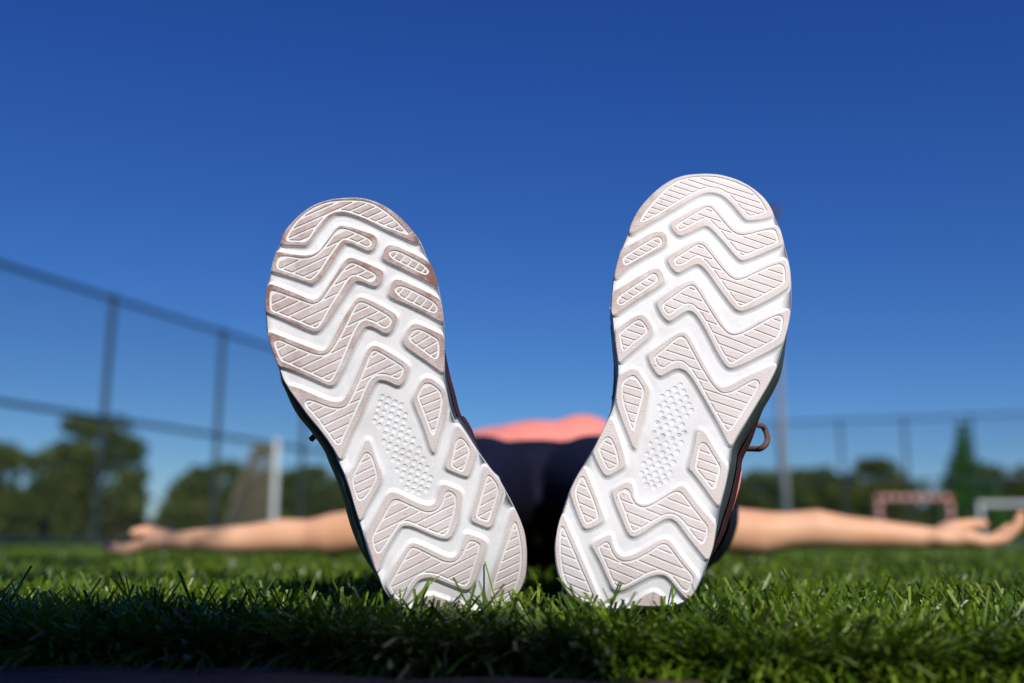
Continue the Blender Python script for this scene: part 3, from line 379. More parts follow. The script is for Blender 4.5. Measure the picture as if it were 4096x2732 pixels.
bm = bmesh.new(); bmesh.ops.create_grid(bm, x_segments=1, y_segments=1, size=900)
o = obj('ground', bm, M['earth']); o['kind'] = 'structure'; o.location = (0, 0, -.012)
xs = [-60, -20, -6, -2] + [i * .05 for i in range(-20, 21)] + [2, 6, 20, 60]
bm = bmesh.new(); A = [bm.verts.new((x, float(edge_y(np.clip(x, -1.2, 1.2))), 0)) for x in xs]; B = [bm.verts.new((x, 400, 0)) for x in xs]
for i in range(len(xs) - 1): bm.faces.new((A[i], A[i + 1], B[i + 1], B[i]))
C_ = [bm.verts.new((x, float(edge_y(np.clip(x, -1.2, 1.2))), -.012)) for x in xs]
for i in range(len(xs) - 1): bm.faces.new((C_[i], C_[i + 1], A[i + 1], A[i]))
o = obj('turf_field', bm, M['field']); o['kind'] = 'structure'
# grooved purple paving in front of the turf
nx, ny = 220, 190
vx = np.linspace(-1.4, 1.4, nx); vy = np.linspace(-.6, .62, ny); X, Y = np.meshgrid(vx, vy)
u = (Y + X * .10) / .030
front_gap = np.clip((edge_y(X) - .016 - .16 * np.clip(X + .12, 0, .4) + .004 * np.sin(X * 23) - Y) / .006, 0, 1)      # soil gap between paving and turf
Z = -.002 - .03 * (1 - front_gap) + .0042 * np.clip(np.abs(np.sin(u * np.pi)) * 1.9, 0, 1) + .0007 * np.sin(X * 70 + Y * 31)
V = np.stack([X, Y, Z], -1).reshape(-1, 3)
idx = np.arange(nx * ny).reshape(ny, nx)
F = np.stack([idx[:-1, :-1], idx[:-1, 1:], idx[1:, 1:], idx[1:, :-1]], -1).reshape(-1)
o = mesh_np('pavement', V, F, 4, M['paving'], smooth=True); o['kind'] = 'structure'

# crumbly dark soil in the joint between the paving and the turf
gx, gy = 420, 34
X, V_ = np.meshgrid(np.linspace(-1.2, 1.2, gx), np.linspace(-.12, .012, gy)); Y = edge_y(X) + V_
rs0 = np.random.RandomState(4); Z = -.004 + rs0.normal(0, .0011, X.shape) - .012 * np.clip((-V_ - .02 - .16 * np.clip(X + .12, 0, .4)) / .02, 0, 1)
idx = np.arange(gx * gy).reshape(gy, gx)
o = mesh_np('soil', np.stack([X, Y, Z], -1).reshape(-1, 3), np.stack([idx[:-1, :-1], idx[:-1, 1:], idx[1:, 1:], idx[1:, :-1]], -1).reshape(-1), 4, M['earth']); o['kind'] = 'structure'

# ------------------------------------------------------------------ fences
def wire_bm(w, z0, z1, pitch, r):
    """diamond mesh panel in the XZ plane, 0..w by z0..z1"""
    bm = bmesh.new(); h = z1 - z0
    n = int((w + h) / pitch)
    for sgn in (1, -1):
        for i in range(1, n + 1):
            c = i * pitch
            # line x + z = c  (clipped to the panel)
            xa, za = (c, 0) if c <= w else (w, c - w)
            xb, zb = (0, c) if c <= h else (c - h, h)
            p, q = Vector((xa, 0, z0 + za)), Vector((xb, 0, z0 + zb))
            if (p - q).length < .03: continue
            if sgn < 0: p.x, q.x = w - p.x, w - q.x
            add_tube(bm, [p, q], r, 3, caps=False)
    return bm
def fence(label, p0, p1, bays, h, rails, pr, pitch, wr):
    p0, p1 = Vector(p0), Vector(p1); d = p1 - p0; bay = d.length / bays
    t = thing('ball_fence', label, 'fence', p0); t.rotation_euler = (0, 0, math.atan2(d.y, d.x))
    bm = bmesh.new(); add_tube(bm, [(0, 0, -.1), (0, 0, h + .04)], pr, 10); bmesh.ops.create_icosphere(bm, subdivisions=1, radius=pr * 1.05, matrix=Matrix.Translation((0, 0, h + .05)))
    post = obj('post', bm, M['fence'], t)
    for i in range(1, bays + 1):
        c = link(post.copy()); c.parent = t; c.location = (bay * i, 0, 0)
    for z in rails:
        bm = bmesh.new(); add_tube(bm, [(-.02, -pr * .2, z), (d.length + .02, -pr * .2, z)], pr * .8, 8); obj('rail', bm, M['fence'], t)
    w0 = obj('wire_mesh', wire_bm(bay, .05, h, pitch, wr), M['wire'], t)
    for i in range(1, bays):
        c = link(w0.copy()); c.parent = t; c.location = (bay * i, 0, 0)
    return t
fence('tall dark ball fence with two rails receding along the left side of the pitch', (-8.63, 10.54, 0), (-2.39, 26.62, 0), 6, 4.0, (4.0, 2.03, .08), .048, .075, .0020)
fence('tall wire fence across the far end of the pitch behind the two goals', (10.6, 51.01, 0), (33.0, 43.3, 0), 8, 6.0, (6.0, 3.0, .1), .066, .13, .0034)

# ------------------------------------------------------------------ goals, floodlight
def net_bm(quads, step, r):
    bm = bmesh.new()
    for a, b, c, d in quads:
        a, b, c, d = map(Vector, (a, b, c, d))
        n1 = max(2, int((b - a).length / step)); n2 = max(2, int((d - a).length / step))
        for i in range(n1 + 1): add_tube(bm, [a.lerp(b, i / n1), d.lerp(c, i / n1)], r, 3, caps=False)
        for i in range(n2 + 1): add_tube(bm, [a.lerp(d, i / n2), b.lerp(c, i / n2)], r, 3, caps=False)
    return bm
def goal(label, loc, rz, w, h, depth, mpost, mbar, r, netstep=.1, netr=.004, top=.6, frame=None):
    t = thing('football_goal', label, 'goal', loc); t.rotation_euler = (0, 0, rz)
    for x in (0, w):
        bm = bmesh.new(); add_box(bm, (x, 0, h / 2), (2 * r, 2 * r, h)); bmesh.ops.bevel(bm, geom=bm.edges[:], offset=r * .25, segments=2, affect='EDGES')
        obj('post', bm, mpost, t)
    bm = bmesh.new(); add_box(bm, (w / 2, 0, h + r), (w + 2 * r, 2 * r, 2 * r)); bmesh.ops.bevel(bm, geom=bm.edges[:], offset=r * .25, segments=2, affect='EDGES')
    obj('crossbar', bm, mbar, t)
    bm = bmesh.new()
    for x in (0, w):
        add_tube(bm, [(x, r, h), (x, top, h - .05), (x, depth, .03)], .02, 6); add_tube(bm, [(x, r, .03), (x, depth, .03)], .02, 6)
    add_tube(bm, [(0, depth, .03), (w, depth, .03)], .02, 6); obj('net_frame', bm, frame or M['dull'], t)
    q = [((0, top, h - .05), (w, top, h - .05), (w, depth, .03), (0, depth, .03)), ((0, 0, h), (w, 0, h), (w, top, h - .05), (0, top, h - .05))]
    for x in (0, w): q.append(((x, 0, h), (x, top, h - .05), (x, depth, .03), (x, 0, .03)))
    obj('net', net_bm(q, netstep, netr), M['net'], t)
    return t
goal('white goal with a pale net standing side on in front of the left fence', (-4.55, 19.3, 0), math.radians(103.3), 3.0, 1.94, 1.0, M['galv'], M['galv'], .05, .05, .0075, .45, M['net'])
goal('small goal with red and white striped frame at the far end of the pitch', (15.45, 42.5, 0), 0, 3.0, 1.85, 1.0, M['rw_z'], M['rw_x'], .10, .12, .0022)
goal('plain white goal at the far right beside the striped one', (20.35, 43.9, 0), 0, 5.0, 1.66, 1.2, M['galv'], M['galv'], .085, .13, .0022)

t = thing('floodlight_pole', 'tall grey floodlight pole rising behind the right shoe', 'floodlight', (12.5, 46, 0))
bm = bmesh.new(); add_tube(bm, [(0, 0, 0), (0, 0, 5), (0, 0, 10), (0, 0, 15.6)], .20, 12, .11); obj('pole', bm, M['dull'] , t, True)
bm = bmesh.new(); add_box(bm, (0, 0, 15.5), (.62, .12, .12)); obj('crossarm', bm, M['galv'], t)
for x in (-.2, .2):
    bm = bmesh.new(); add_box(bm, (x, -.18, 15.75), (.36, .3, .5), Matrix.Rotation(-.5, 3, 'X')); bmesh.ops.bevel(bm, geom=bm.edges[:], offset=.05, segments=2, affect='EDGES')
    h_ = obj('lamp_head', bm, M['lamp'], t)
    bm = bmesh.new(); add_box(bm, (x, -.33, 15.66), (.28, .03, .42), Matrix.Rotation(-.5, 3, 'X')); obj('lamp_glass', bm, M['lens'], h_)

# ------------------------------------------------------------------ trees
def leaf_cloud(rs, clumps, per, size):
    P = []; T = []
    for (cx, cy, cz, rx, ry, rz) in clumps:
        n = int(per * (rx * ry * rz) ** (2 / 3))
        d = rs.normal(size=(n, 3)); d /= np.linalg.norm(d, axis=1)[:, None]
        rad = rs.uniform(.45, 1.08, n) ** .6
        P.append(np.array([cx, cy, cz]) + d * rad[:, None] * np.array([rx, ry, rz])); T.append(np.clip(rs.normal(.5, .2, n) + rs.normal(0, .15), 0, 1))
    P = np.concatenate(P); T = np.concatenate(T); n = len(P)
    a = rs.normal(size=(n, 3)); a /= np.linalg.norm(a, axis=1)[:, None]
    b = np.cross(a, rs.normal(size=(n, 3))); b /= np.linalg.norm(b, axis=1)[:, None]
    s = size * rs.uniform(.6, 1.4, n)[:, None]
    V = np.stack([P - a * s, P + b * s * .5, P + a * s, P - b * s * .5], 1).reshape(-1, 3)
    return V, np.arange(len(V)), np.repeat(T, 4)
def tree(label, x, y, h, w, seed, mat, name='leafy_tree', bushy=.12, lean=0):
    rs = np.random.RandomState(seed)
    w *= 1.32; t = thing(name, label, 'tree', (x, y, 0), 'trees beyond the fences')
    bm = bmesh.new(); th = h * .55
    add_tube(bm, [(0, 0, -.1), (.05, 0, th * .4), (lean * .5, .05, th), (lean, 0, h * .85)], .05 + h * .018, 8, .03)
    cl = []
    k = 46 + int(w * 6)
    for i in range(k):
        f = rs.uniform(bushy, .95) if i % 3 else rs.uniform(bushy, .5); a = rs.uniform(0, 6.28)
        prof = max(.0, 1 - ((f - .42) / .60) ** 2) ** .5
        R = w * .62 * prof * rs.uniform(.15, 1.0) ** .7
        c = (lean * f + math.cos(a) * R, math.sin(a) * R * .8, f * h)
        r = w * rs.uniform(.08, .19)
        cl.append((*c, r * rs.uniform(.8, 1.2), r, min(r * rs.uniform(.7, 1.3), max(.12, h * 1.04 - c[2]))))
        if i % 3 == 0: add_tube(bm, [(lean * f * .5, 0, max(.2, f * h * .6)), (c[0] * .6, c[1] * .6, f * h * .85), c], .035, 5, .012)
    cl.append((lean, 0, h * .9, w * .2, w * .2, h * .09))
    obj('trunk', bm, M['bark'], t, True)
    V, F, T = leaf_cloud(rs, cl, 560, .14)
    mesh_np('crown', V, F, 4, mat, t, T)
    return t
tl = M['leaf']; tg = M['leaf2']
tree('loose olive tree at the left edge of the picture beyond the fence', -22.4, 44, 4.5, 2.6, 1, tl)
tree('slim pale tree filling the gap left of the tall dark tree', -20.9, 47, 4.7, 2.0, 2, tg)
tree('tall dark tree with ragged top behind the second fence post from the left', -19.2, 45, 5.6, 3.0, 3, tl, lean=.4)
tree('sparse lower tree leaning right from the tall dark tree', -17.3, 44.4, 3.2, 1.5, 4, tl, lean=.5)
tree('low olive shrub left of the white goal', -15.3, 47, 2.3, 1.6, 5, tl, bushy=.05)
tree('round olive tree just left of the white goal net', -14.0, 48, 3.85, 2.6, 6, tl, bushy=.05)
tree('wide green tree behind the white goal net', -12.2, 52, 3.7, 3.2, 7, tg, bushy=.05)
tree('green tree directly behind the white goal post', -10.6, 53, 4.0, 2.8, 8, tg, bushy=.05)
tree('low dim tree right of the white goal beside the left shoe', -8.9, 54, 3.0, 2.6, 9, tl, bushy=.05)
for i, (x, y, h, w, m, lab) in enumerate([
    (11.2, 57, 3.9, 3.0, tg, 'green tree half hidden by the right shoe'),
    (13.6, 56, 4.0, 3.0, tg, 'green tree behind the foot of the floodlight pole'),
    (16.6, 58, 4.35, 3.4, tl, 'broad olive tree right of the floodlight pole'),
    (18.6, 58.5, 4.1, 3.0, tg, 'dark green tree in the middle of the right hand clump'),
    (20.6, 58, 4.75, 2.8, tl, 'rounded olive tree at the right end of the clump, above the striped goal'),
    (22.9, 58.5, 3.5, 2.4, tl, 'small olive tree just left of the fir'),
    (27.9, 58, 4.5, 2.6, tg, 'dark tree just right of the fir'),
    (29.9, 58, 3.6, 2.6, tl, 'low tree at the right edge of the picture')]):
    tree(lab, x, y, h, w, 20 + i, m, bushy=.04)
# the fir
rs = np.random.RandomState(5); t = thing('fir_tree', 'pointed green fir standing above its neighbours at the right', 'tree', (25.75, 57, 0), 'trees beyond the fences')
bm = bmesh.new(); add_tube(bm, [(0, 0, -.1), (0, 0, 3.5), (0, 0, 7.1)], .16, 8, .02)
cl = []
for k in range(15):
    f = .05 + .93 * k / 15; z = f * 7.2; R = 3.5 * (1 - f) ** 1.5 + .06
    m = max(4, int(20 * (1 - f)))
    for j in range(m):
        a = rs.uniform(0, 6.28); rr = R * rs.uniform(.5, .95)
        c = (math.cos(a) * rr, math.sin(a) * rr, z - .25 * rr)
        cl.append((*c, .24 + .22 * R, .24 + .22 * R, .18 + .1 * R)); add_tube(bm, [(0, 0, z), c], .03, 4, .008)
    cl.append((0, 0, z, R * .5 + .05, R * .5 + .05, .3))
obj('trunk', bm, M['bark'], t, True)
V, F, T = leaf_cloud(rs, cl, 520, .12); mesh_np('crown', V, F, 4, M['fir'], t, T)
# scrub along the foot of the far fences
rs = np.random.RandomState(9); cl = []
for i in range(60):
    x = -32 + i * 1.15 + rs.uniform(-.3, .3)
    if -23 < x < -19: continue
    yy = 60 + rs.uniform(-.5, .5)
    cl.append((x, yy, rs.uniform(.4, .9), 1.0, .7, rs.uniform(.7, 1.3)))
V, F, T = leaf_cloud(rs, cl, 300, .2); o = mesh_np('undergrowth', V, F, 4, M['leaf2'], None, T); o['kind'] = 'stuff'
tag(o, 'dark undergrowth along the far side beneath the trees', 'undergrowth')

# ------------------------------------------------------------------ the person
class Blob:
    """union of tapered capsules and ellipsoids, remeshed into one continuous skin"""
    def __init__(s): s.bm = bmesh.new()
    def _sph(s, c, r, sub=2):
        r = r if hasattr(r, '__len__') else (r, r, r)
        return bmesh.ops.create_icosphere(s.bm, subdivisions=sub, radius=1, matrix=Matrix.Translation(c) @ Matrix.Diagonal((*r, 1)))['verts']
    def ell(s, c, r, rot=None):
        m = Matrix.Translation(c) @ (rot.to_4x4() if rot else Matrix()) @ Matrix.Diagonal((*r, 1))
        bmesh.ops.create_icosphere(s.bm, subdivisions=3, radius=1, matrix=m)
    def cap(s, p, q, rp, rq):
        s._sph(p, rp, 3); s._sph(q, rq, 3)
        p, q = Vector(p), Vector(q); e = (q - p) * .0
        add_tube(s.bm, [p + e, q - e], rp, 20, rq)
    def chain(s, pts):
        for (p, r), (q, r2) in zip(pts, pts[1:]): s.cap(p, q, r, r2)
    def build(s, name, mat, voxel, parent=None, smooth_it=6, cut=None):
        me = bpy.data.meshes.new(name); s.bm.to_mesh(me); s.bm.free()
        tmp = bpy.data.objects.new('tmp', me); COL.objects.link(tmp)
        m = tmp.modifiers.new('r', 'REMESH'); m.mode = 'VOXEL'; m.voxel_size = voxel
        m2 = tmp.modifiers.new('s', 'SMOOTH'); m2.factor = .5; m2.iterations = smooth_it
        dg = bpy.context.evaluated_depsgraph_get()
        out = bpy.data.meshes.new_from_object(tmp.evaluated_get(dg))
        bpy.data.objects.remove(tmp)
        out.name = name
        if cut:
            b = bmesh.new(); b.from_mesh(out)
            for co, no in cut: bmesh.ops.bisect_plane(b, geom=b.verts[:] + b.edges[:] + b.faces[:], plane_co=co, plane_no=no, clear_outer=True)
            b.to_mesh(out); b.free()
        out.materials.clear(); out.materials.append(mat); out.shade_smooth()
        o = link(bpy.data.objects.new(name, out))
        if parent is not None: o.parent = parent
        return o

LEG = {  # ankle, calf, knee, thigh, hip
 1: [((.104, .69, .085), (.040)), ((.142, .90, .090), .055), ((.128, 1.06, .104), .052), ((.122, 1.24, .118), .070), ((.118, 1.42, .122), .088)],
 -1: [((-.058, .71, .085), .040), ((-.070, .93, .090), .054), ((-.066, 1.07, .104), .052), ((-.056, 1.25, .118), .070), ((-.046, 1.43, .122), .088)]}
HAND_R = dict(elbow=(.480, 1.785, .083), wrist=(.716, 1.745, .071))
HAND_L = dict(elbow=(-.385, 1.935, .075), wrist=(-.632, 1.955, .066))
B = Blob()
for sg in (1, -1): B.chain(LEG[sg])
B.ell((.036, 1.46, .120), (.165, .12, .084)); B.ell((.037, 1.60, .116), (.140, .15, .086)); B.ell((.038, 1.77, .125), (.152, .15, .110))
B.cap((-.06, 1.86, .12), (.135, 1.86, .12), .065, .065)
B.cap((.038, 1.88, .12), (.038, 2.0, .115), .055, .05)
B.ell((.038, 2.115, .118), (.074, .108, .092)); B.ell((.038, 2.055, .16), (.045, .04, .04))     # skull, jaw (face up)
B.cap((.038, 2.115, .205), (.038, 2.085, .222), .011, .014)                                       # nose
for s_ in (-1, 1): B.ell((.038 + s_ * .078, 2.12, .115), (.010, .028, .018))                      # ears
B.chain([((.205, 1.86, .112), .052), ((.33, 1.82, .090), .0415), ((.44, 1.795, .079), .0400), (HAND_R['elbow'], .0330)])
B.chain([(HAND_R['elbow'], .0325), ((.535, 1.777, .087), .0335), ((.58, 1.770, .081), .0290), ((.65, 1.758, .077), .0235), (HAND_R['wrist'], .0195)])
B.chain([((-.13, 1.87, .112), .052), ((-.25, 1.905, .090), .0415), ((-.345, 1.927, .077), .0400), (HAND_L['elbow'], .0320)])
B.chain([(HAND_L['elbow'], .0315), ((-.44, 1.942, .076), .0325), ((-.50, 1.948, .070), .0280), ((-.58, 1.953, .068), .0230), (HAND_L['wrist'], .0195)])
# right-of-picture hand: palm up, fingers curling upwards at the end
w = Vector(HAND_R['wrist']); B.ell(w + Vector((.012, 0, 0)), (.034, .026, .0185))
for dy in (-.027, -.009, .009, .027):
    B.cap(w + Vector((.012, dy * .55, 0)), w + Vector((.088, dy, -.006)), .0150, .0115)
B.cap(w + Vector((.022, .012, .000)), w + Vector((.055, .034, .010)), .0155, .0165)                 # thenar
B.cap(w + Vector((.022, -.010, .000)), w + Vector((.06, -.028, .000)), .0152, .0142)                 # heel of the little finger side
for dy, ln, cu in ((-.029, .80, 1.25), (-.010, .98, 1.0), (.010, 1.05, .8), (.029, .95, .7)):
    a = w + Vector((.088, dy, -.006)); b = a + Vector((.036 * ln, dy * .12, .004 * cu)); c = b + Vector((.023 * ln, dy * .08, .016 * cu)); d = c + Vector((.013 * ln, 0, .016 * cu))
    B.chain([(a, .0105), (b, .0092), (c, .0084), (d, .0072)])
a = w + Vector((.045, .040, .012)); b = a + Vector((.030, .016, .008)); c = b + Vector((.030, .004, .004)); d = c + Vector((.020, -.002, .0))
B.chain([(a, .015), (b, .0115), (c, .0108), (d, .0085)])
# left-of-picture hand: back of the fingers on the turf, thumb raised
w = Vector(HAND_L['wrist']); B.ell(w + Vector((-.012, 0, 0)), (.034, .026, .0185))
for dy in (-.027, -.009, .009, .027):
    B.cap(w + Vector((-.012, dy * .55, 0)), w + Vector((-.080, dy, -.010)), .0150, .0115)
B.cap(w + Vector((-.020, .012, .000)), w + Vector((-.055, .033, .008)), .0158, .017)
B.cap(w + Vector((-.022, -.010, .000)), w + Vector((-.06, -.028, -.002)), .0152, .0142)
for dy, ln in ((-.029, .80), (-.010, .98), (.010, 1.05), (.029, .95)):
    a = w + Vector((-.080, dy, -.010)); b = a + Vector((-.033 * ln, dy * .15, -.006)); c = b + Vector((-.021 * ln, dy * .08, .000)); d = c + Vector((-.014 * ln, 0, .006))
    B.chain([(a, .0105), (b, .0092), (c, .0084), (d, .0072)])
a = w + Vector((-.040, .038, .008)); b = a + Vector((-.026, .010, .008)); c = b + Vector((-.028, -.004, .004)); d = c + Vector((-.018, -.006, -.004))
B.chain([(a, .0145), (b, .0110), (c, .0102), (d, .0082)])
person = B.build('person', M['skin'], .0034, None, 9)
tag(person, 'person lying on the turf with arms spread, in navy leggings and a coral top', 'person')

B = Blob()
for sg in (1, -1): B.chain([(p, r + .0045) for p, r in LEG[sg]])
B.ell((.036, 1.47, .122), (.176, .13, .090)); B.ell((.037, 1.60, .118), (.150, .16, .094))
for s_ in (-1, 1): B.ell((.036 + s_ * .092, 1.47, .150), (.075, .10, .062)); B.ell((.036 + s_ * .05, 1.52, .150), (.08, .09, .066))
B.build('leggings', M['navy'], .006, person, 5, cut=[((0, 1.575, 0), (0, 1, -.12)), ((0, .705, 0), (0, -1, 0))])
B = Blob()
B.ell((.037, 1.60, .121), (.140, .17, .0975)); B.ell((.038, 1.77, .128), (.160, .155, .120))
B.ell((.122, 1.735, .206), (.080, .085, .078)); B.ell((-.028, 1.735, .196), (.085, .085, .066)); B.ell((.045, 1.725, .19), (.13, .11, .082)); B.ell((.0, 1.71, .18), (.12, .11, .074))
for s_ in (-1, 1): B.cap((.038 + s_ * .095, 1.80, .17), (.038 + s_ * .10, 1.93, .135), .032, .028)
B.build('tank_top', M['coral'], .006, person, 30, cut=[((0, 1.53, 0), (0, -1, 0)), ((.222, 0, 0), (1, 0, 0)), ((-.146, 0, 0), (-1, 0, 0))])
B = Blob(); B.ell((.038, 2.135, .105), (.083, .110, .088)); B.ell((.038, 2.235, .075), (.05, .07, .045)); B.build('hair', M['hair'], .006, person, 4, cut=[((0, 2.085, .12), (0, -.8, .62))])
for s_ in (-1, 1):
    bm = bmesh.new(); add_tube(bm, [(.038 + s_ * .030 + dx, 2.125 + .004 * (1 - (dx / .014) ** 2), .203 - abs(dx) * .18) for dx in (-.014, -.007, 0, .007, .014)], .0022, 5); obj('eyelash', bm, M['dark_eye'], person)
bm = bmesh.new(); add_tube(bm, [(.038 + dx, 2.055 - .002 * abs(dx) / .02, .203 - abs(dx) * .2) for dx in (-.02, -.01, 0, .01, .02)], .0045, 6); obj('lips', bm, M['lip'], person)

# ------------------------------------------------------------------ the shoes
def pts(s): return [tuple(float(v) for v in p.split(',')) for p in s.split()]
def area2(P): return sum(a[0] * b[1] - b[0] * a[1] for a, b in zip(P, P[1:] + P[:1])) * .5
def ccw(P): return P if area2(P) > 0 else P[::-1]
def chaikin(P, n=2):
    for _ in range(n):
        Q = []
        for a, b in zip(P, P[1:] + P[:1]):
            Q.append((a[0] * .78 + b[0] * .22, a[1] * .78 + b[1] * .22)); Q.append((a[0] * .22 + b[0] * .78, a[1] * .22 + b[1] * .78))
        P = Q
    return P
def offset(P, d):
    """positive d grows a ccw loop"""
    out = []; n = len(P)
    for i in range(n):
        a, b, c = P[i - 1], P[i], P[(i + 1) % n]
        e1 = (b[0] - a[0], b[1] - a[1]); e2 = (c[0] - b[0], c[1] - b[1])
        l1 = math.hypot(*e1) or 1e-9; l2 = math.hypot(*e2) or 1e-9
        n1 = (e1[1] / l1, -e1[0] / l1); n2 = (e2[1] / l2, -e2[0] / l2)
        m = (n1[0] + n2[0], n1[1] + n2[1]); k = max(.55, (m[0] * n1[0] + m[1] * n1[1]))
        out.append((b[0] + m[0] / k * d, b[1] + m[1] / k * d))
    return out
def inside(p, P):
    r = False
    for a, b in zip(P, P[1:] + P[:1]):
        if (a[1] > p[1]) != (b[1] > p[1]) and p[0] < (b[0] - a[0]) * (p[1] - a[1]) / (b[1] - a[1]) + a[0]: r = not r
    return r
def edge_dist(p, P):
    m = 1e9
    for a, b in zip(P, P[1:] + P[:1]):
        dx, dy = b[0] - a[0], b[1] - a[1]; t = max(0, min(1, ((p[0] - a[0]) * dx + (p[1] - a[1]) * dy) / (dx * dx + dy * dy + 1e-12)))
        m = min(m, math.hypot(p[0] - a[0] - t * dx, p[1] - a[1] - t * dy))
    return m
MM = .001
LUG_H, GROOVE = 2.2, .7

def shoe_sole_bend(L, T):
    def f(x, y):
        t = y / L; z = 0
        if t > .62: z -= T * ((t - .62) / .38) ** 2
        if t < .16: z -= 7 * ((.16 - t) / .16) ** 2
        return z
    return f

def build_shoe(S, name, label, flare, pink, pad):
    t = thing(name, label, 'shoe')
    X, Y, Z = Vector(S['across']), Vector(S['along']), Vector(S['facing'])
    R = Matrix((X, Y, Z)).transposed()
    t.matrix_world = Matrix.Translation(S['origin']) @ R.to_4x4()
    L = S['length']; bend = shoe_sole_bend(L, S['toe_spring'])
    def fin(bm, extra=None):
        for v in bm.verts:
            x, y, z = v.co
            v.co = Vector((x, y, z + bend(x, y))) * MM
        return bm
    def loop(bm, P, z): return [bm.verts.new((p[0], p[1], z if not callable(z) else z(*p))) for p in P]
    def bridge(bm, A, B, mi=0, sm=True):
        for i in range(len(A)):
            j = (i + 1) % len(A)
            try: f = bm.faces.new((A[i], A[j], B[j], B[i])); f.material_index = mi; f.smooth = sm
            except ValueError: pass
    def fill(bm, loops, mi=0, inner=(), sm=False):
        # constrained triangulation of an outer loop with holes; 'inner' adds points so that it can bend
        vs = [v for Lp in loops for v in Lp]; z = vs[0].co.z; ed = []; k = 0
        for Lp in loops:
            n = len(Lp); ed += [(k + i, k + (i + 1) % n) for i in range(n)]; k += n
        co = [Vector(v.co.xy) for v in vs] + [Vector(p) for p in inner]
        vo, _, fo, ov, _, _ = delaunay_2d_cdt(co, ed, [], 4, 1e-5)
        mp = []
        for c, src in zip(vo, ov):
            src = [i for i in src if i < len(vs)]
            mp.append(vs[src[0]] if src else bm.verts.new((c.x, c.y, z)))
        fs = []; hol = [[tuple(v.co.xy) for v in Lp] for Lp in loops[1:]]
        for tri in fo:
            q = [mp[i] for i in tri]
            if len(set(q)) < 3: continue
            c = ((q[0].co.x + q[1].co.x + q[2].co.x) / 3, (q[0].co.y + q[1].co.y + q[2].co.y) / 3)
            if any(inside(c, h) for h in hol): continue
            try: f = bm.faces.new(q)
            except ValueError: continue
            f.material_index = mi; f.smooth = sm; fs.append(f)
        return fs
    out = chaikin(ccw(pts(S['outline'])), 2)
    # ---- midsole: ground face with the dimples sunk into it, then the side wall
    bm = bmesh.new()
    rim = loop(bm, offset(out, -.7), 0.0)
    holes = []
    r_d = 1.62
    cups = []
    for k, (cx, cy) in enumerate(pts(S['dimples'])):
        rr = r_d * (.82 + .3 * ((k * 7919) % 10) / 10)
        ring = [(cx + rr * math.cos(a), cy + rr * math.sin(a)) for a in [2 * math.pi * i / 12 for i in range(12)]]
        h0 = loop(bm, ring, 0.0); holes.append(h0)
        cups.append((h0, cx, cy, rr))
    grid = []
    dm = pts(S['dimples'])
    for gx in range(-80, 81, 6):
        for gy in range(-6, 290, 6):
            p = (gx + .37, gy + .21)
            if inside(p, out) and edge_dist(p, out) > 2.5 and min(math.hypot(p[0] - c[0], p[1] - c[1]) for c in dm) > 3.4: grid.append(p)
    fill(bm, [rim] + holes, 0, grid, True)
    for h0, cx, cy, rr in cups:
        ring = [(cx + rr * math.cos(a), cy + rr * math.sin(a)) for a in [2 * math.pi * i / 12 for i in range(12)]]
        c0 = loop(bm, ring, 0.0); c1 = loop(bm, [(cx + (p[0] - cx) * .86, cy + (p[1] - cy) * .86) for p in ring], -.42)
        bridge(bm, c0, c1, 0, False); c2 = loop(bm, [(cx + (p[0] - cx) * .85, cy + (p[1] - cy) * .85) for p in ring], -.42)
        c3 = loop(bm, [(cx + (p[0] - cx) * .4, cy + (p[1] - cy) * .4) for p in ring], -.5); bridge(bm, c2, c3); bm.faces.new(c3).smooth = True
    ob_ = offset(out, 0)
    prev = rim
    fl = lambda P, k: [(p[0] + flare(p[0], p[1], L)[0] * k, p[1] + flare(p[0], p[1], L)[1] * k) for p in P]
    for P, z, mi in ((out, -.8, 0), (out, -4.0, 0), (fl(out, .25), -4.6, 1), (fl(out, .8), -13, 1), (fl(out, 1.0), -22, 1), (fl(out, .9), -27, 1)):
        # the rim has the same vertex count as the outline
        cur = loop(bm, P, z); bridge(bm, prev, cur, mi); prev = cur
    mid = obj('midsole', fin(bm), [M['white'], M['side']], t)
    # ---- tread
    for (O, I, ang, per) in S['lugs']:
        O = chaikin(ccw(pts(O)), 2)
        # keep the walls of lugs that reach the edge inside the outline
        def grow(P, d):
            Q = offset(P, d); res = []
            for p, q in zip(P, Q):
                m = edge_dist(p, out) if inside(p, out) else 0
                k = max(0, min(1, (m - .3) / (d * 1.05)))
                res.append((p[0] + (q[0] - p[0]) * k, p[1] + (q[1] - p[1]) * k))
            return res
        bm = bmesh.new()
        a0 = loop(bm, grow(O, 2.6), -.05); a1 = loop(bm, grow(O, 1.4), .30); a2 = loop(bm, grow(O, .6), 1.15)
        a3 = loop(bm, O, LUG_H - .25); a4 = loop(bm, offset(O, -.3), LUG_H)
        bridge(bm, a0, a1, 0); bridge(bm, a1, a2, 0); bridge(bm, a2, a3, 0); bridge(bm, a3, a4, 1)
        if I:
            I = offset(chaikin(ccw(pts(I)), 2), .45)
            b4 = loop(bm, I, LUG_H); b3 = loop(bm, offset(I, -.12), LUG_H - .2); b2 = loop(bm, offset(I, -.2), LUG_H - GROOVE)
            fill(bm, [a4, b4], 1); bridge(bm, b3, b4, 0, False); bridge(bm, b2, b3, 0, False); fill(bm, [b2], 0)
        else:
            fill(bm, [a4], 1)
        lug = obj('tread_lug', fin(bm), [M['white'], pink], t)
        if not I: continue
        core = offset(I, -1.4)
        th = math.radians(ang); dv = Vector((-math.sin(th), math.cos(th), 0))
        pr = [p[0] * dv.x + p[1] * dv.y for p in core]; lo, hi = min(pr), max(pr)
        ph = lo - per * rnd.uniform(.25, .75); gap = 1.3
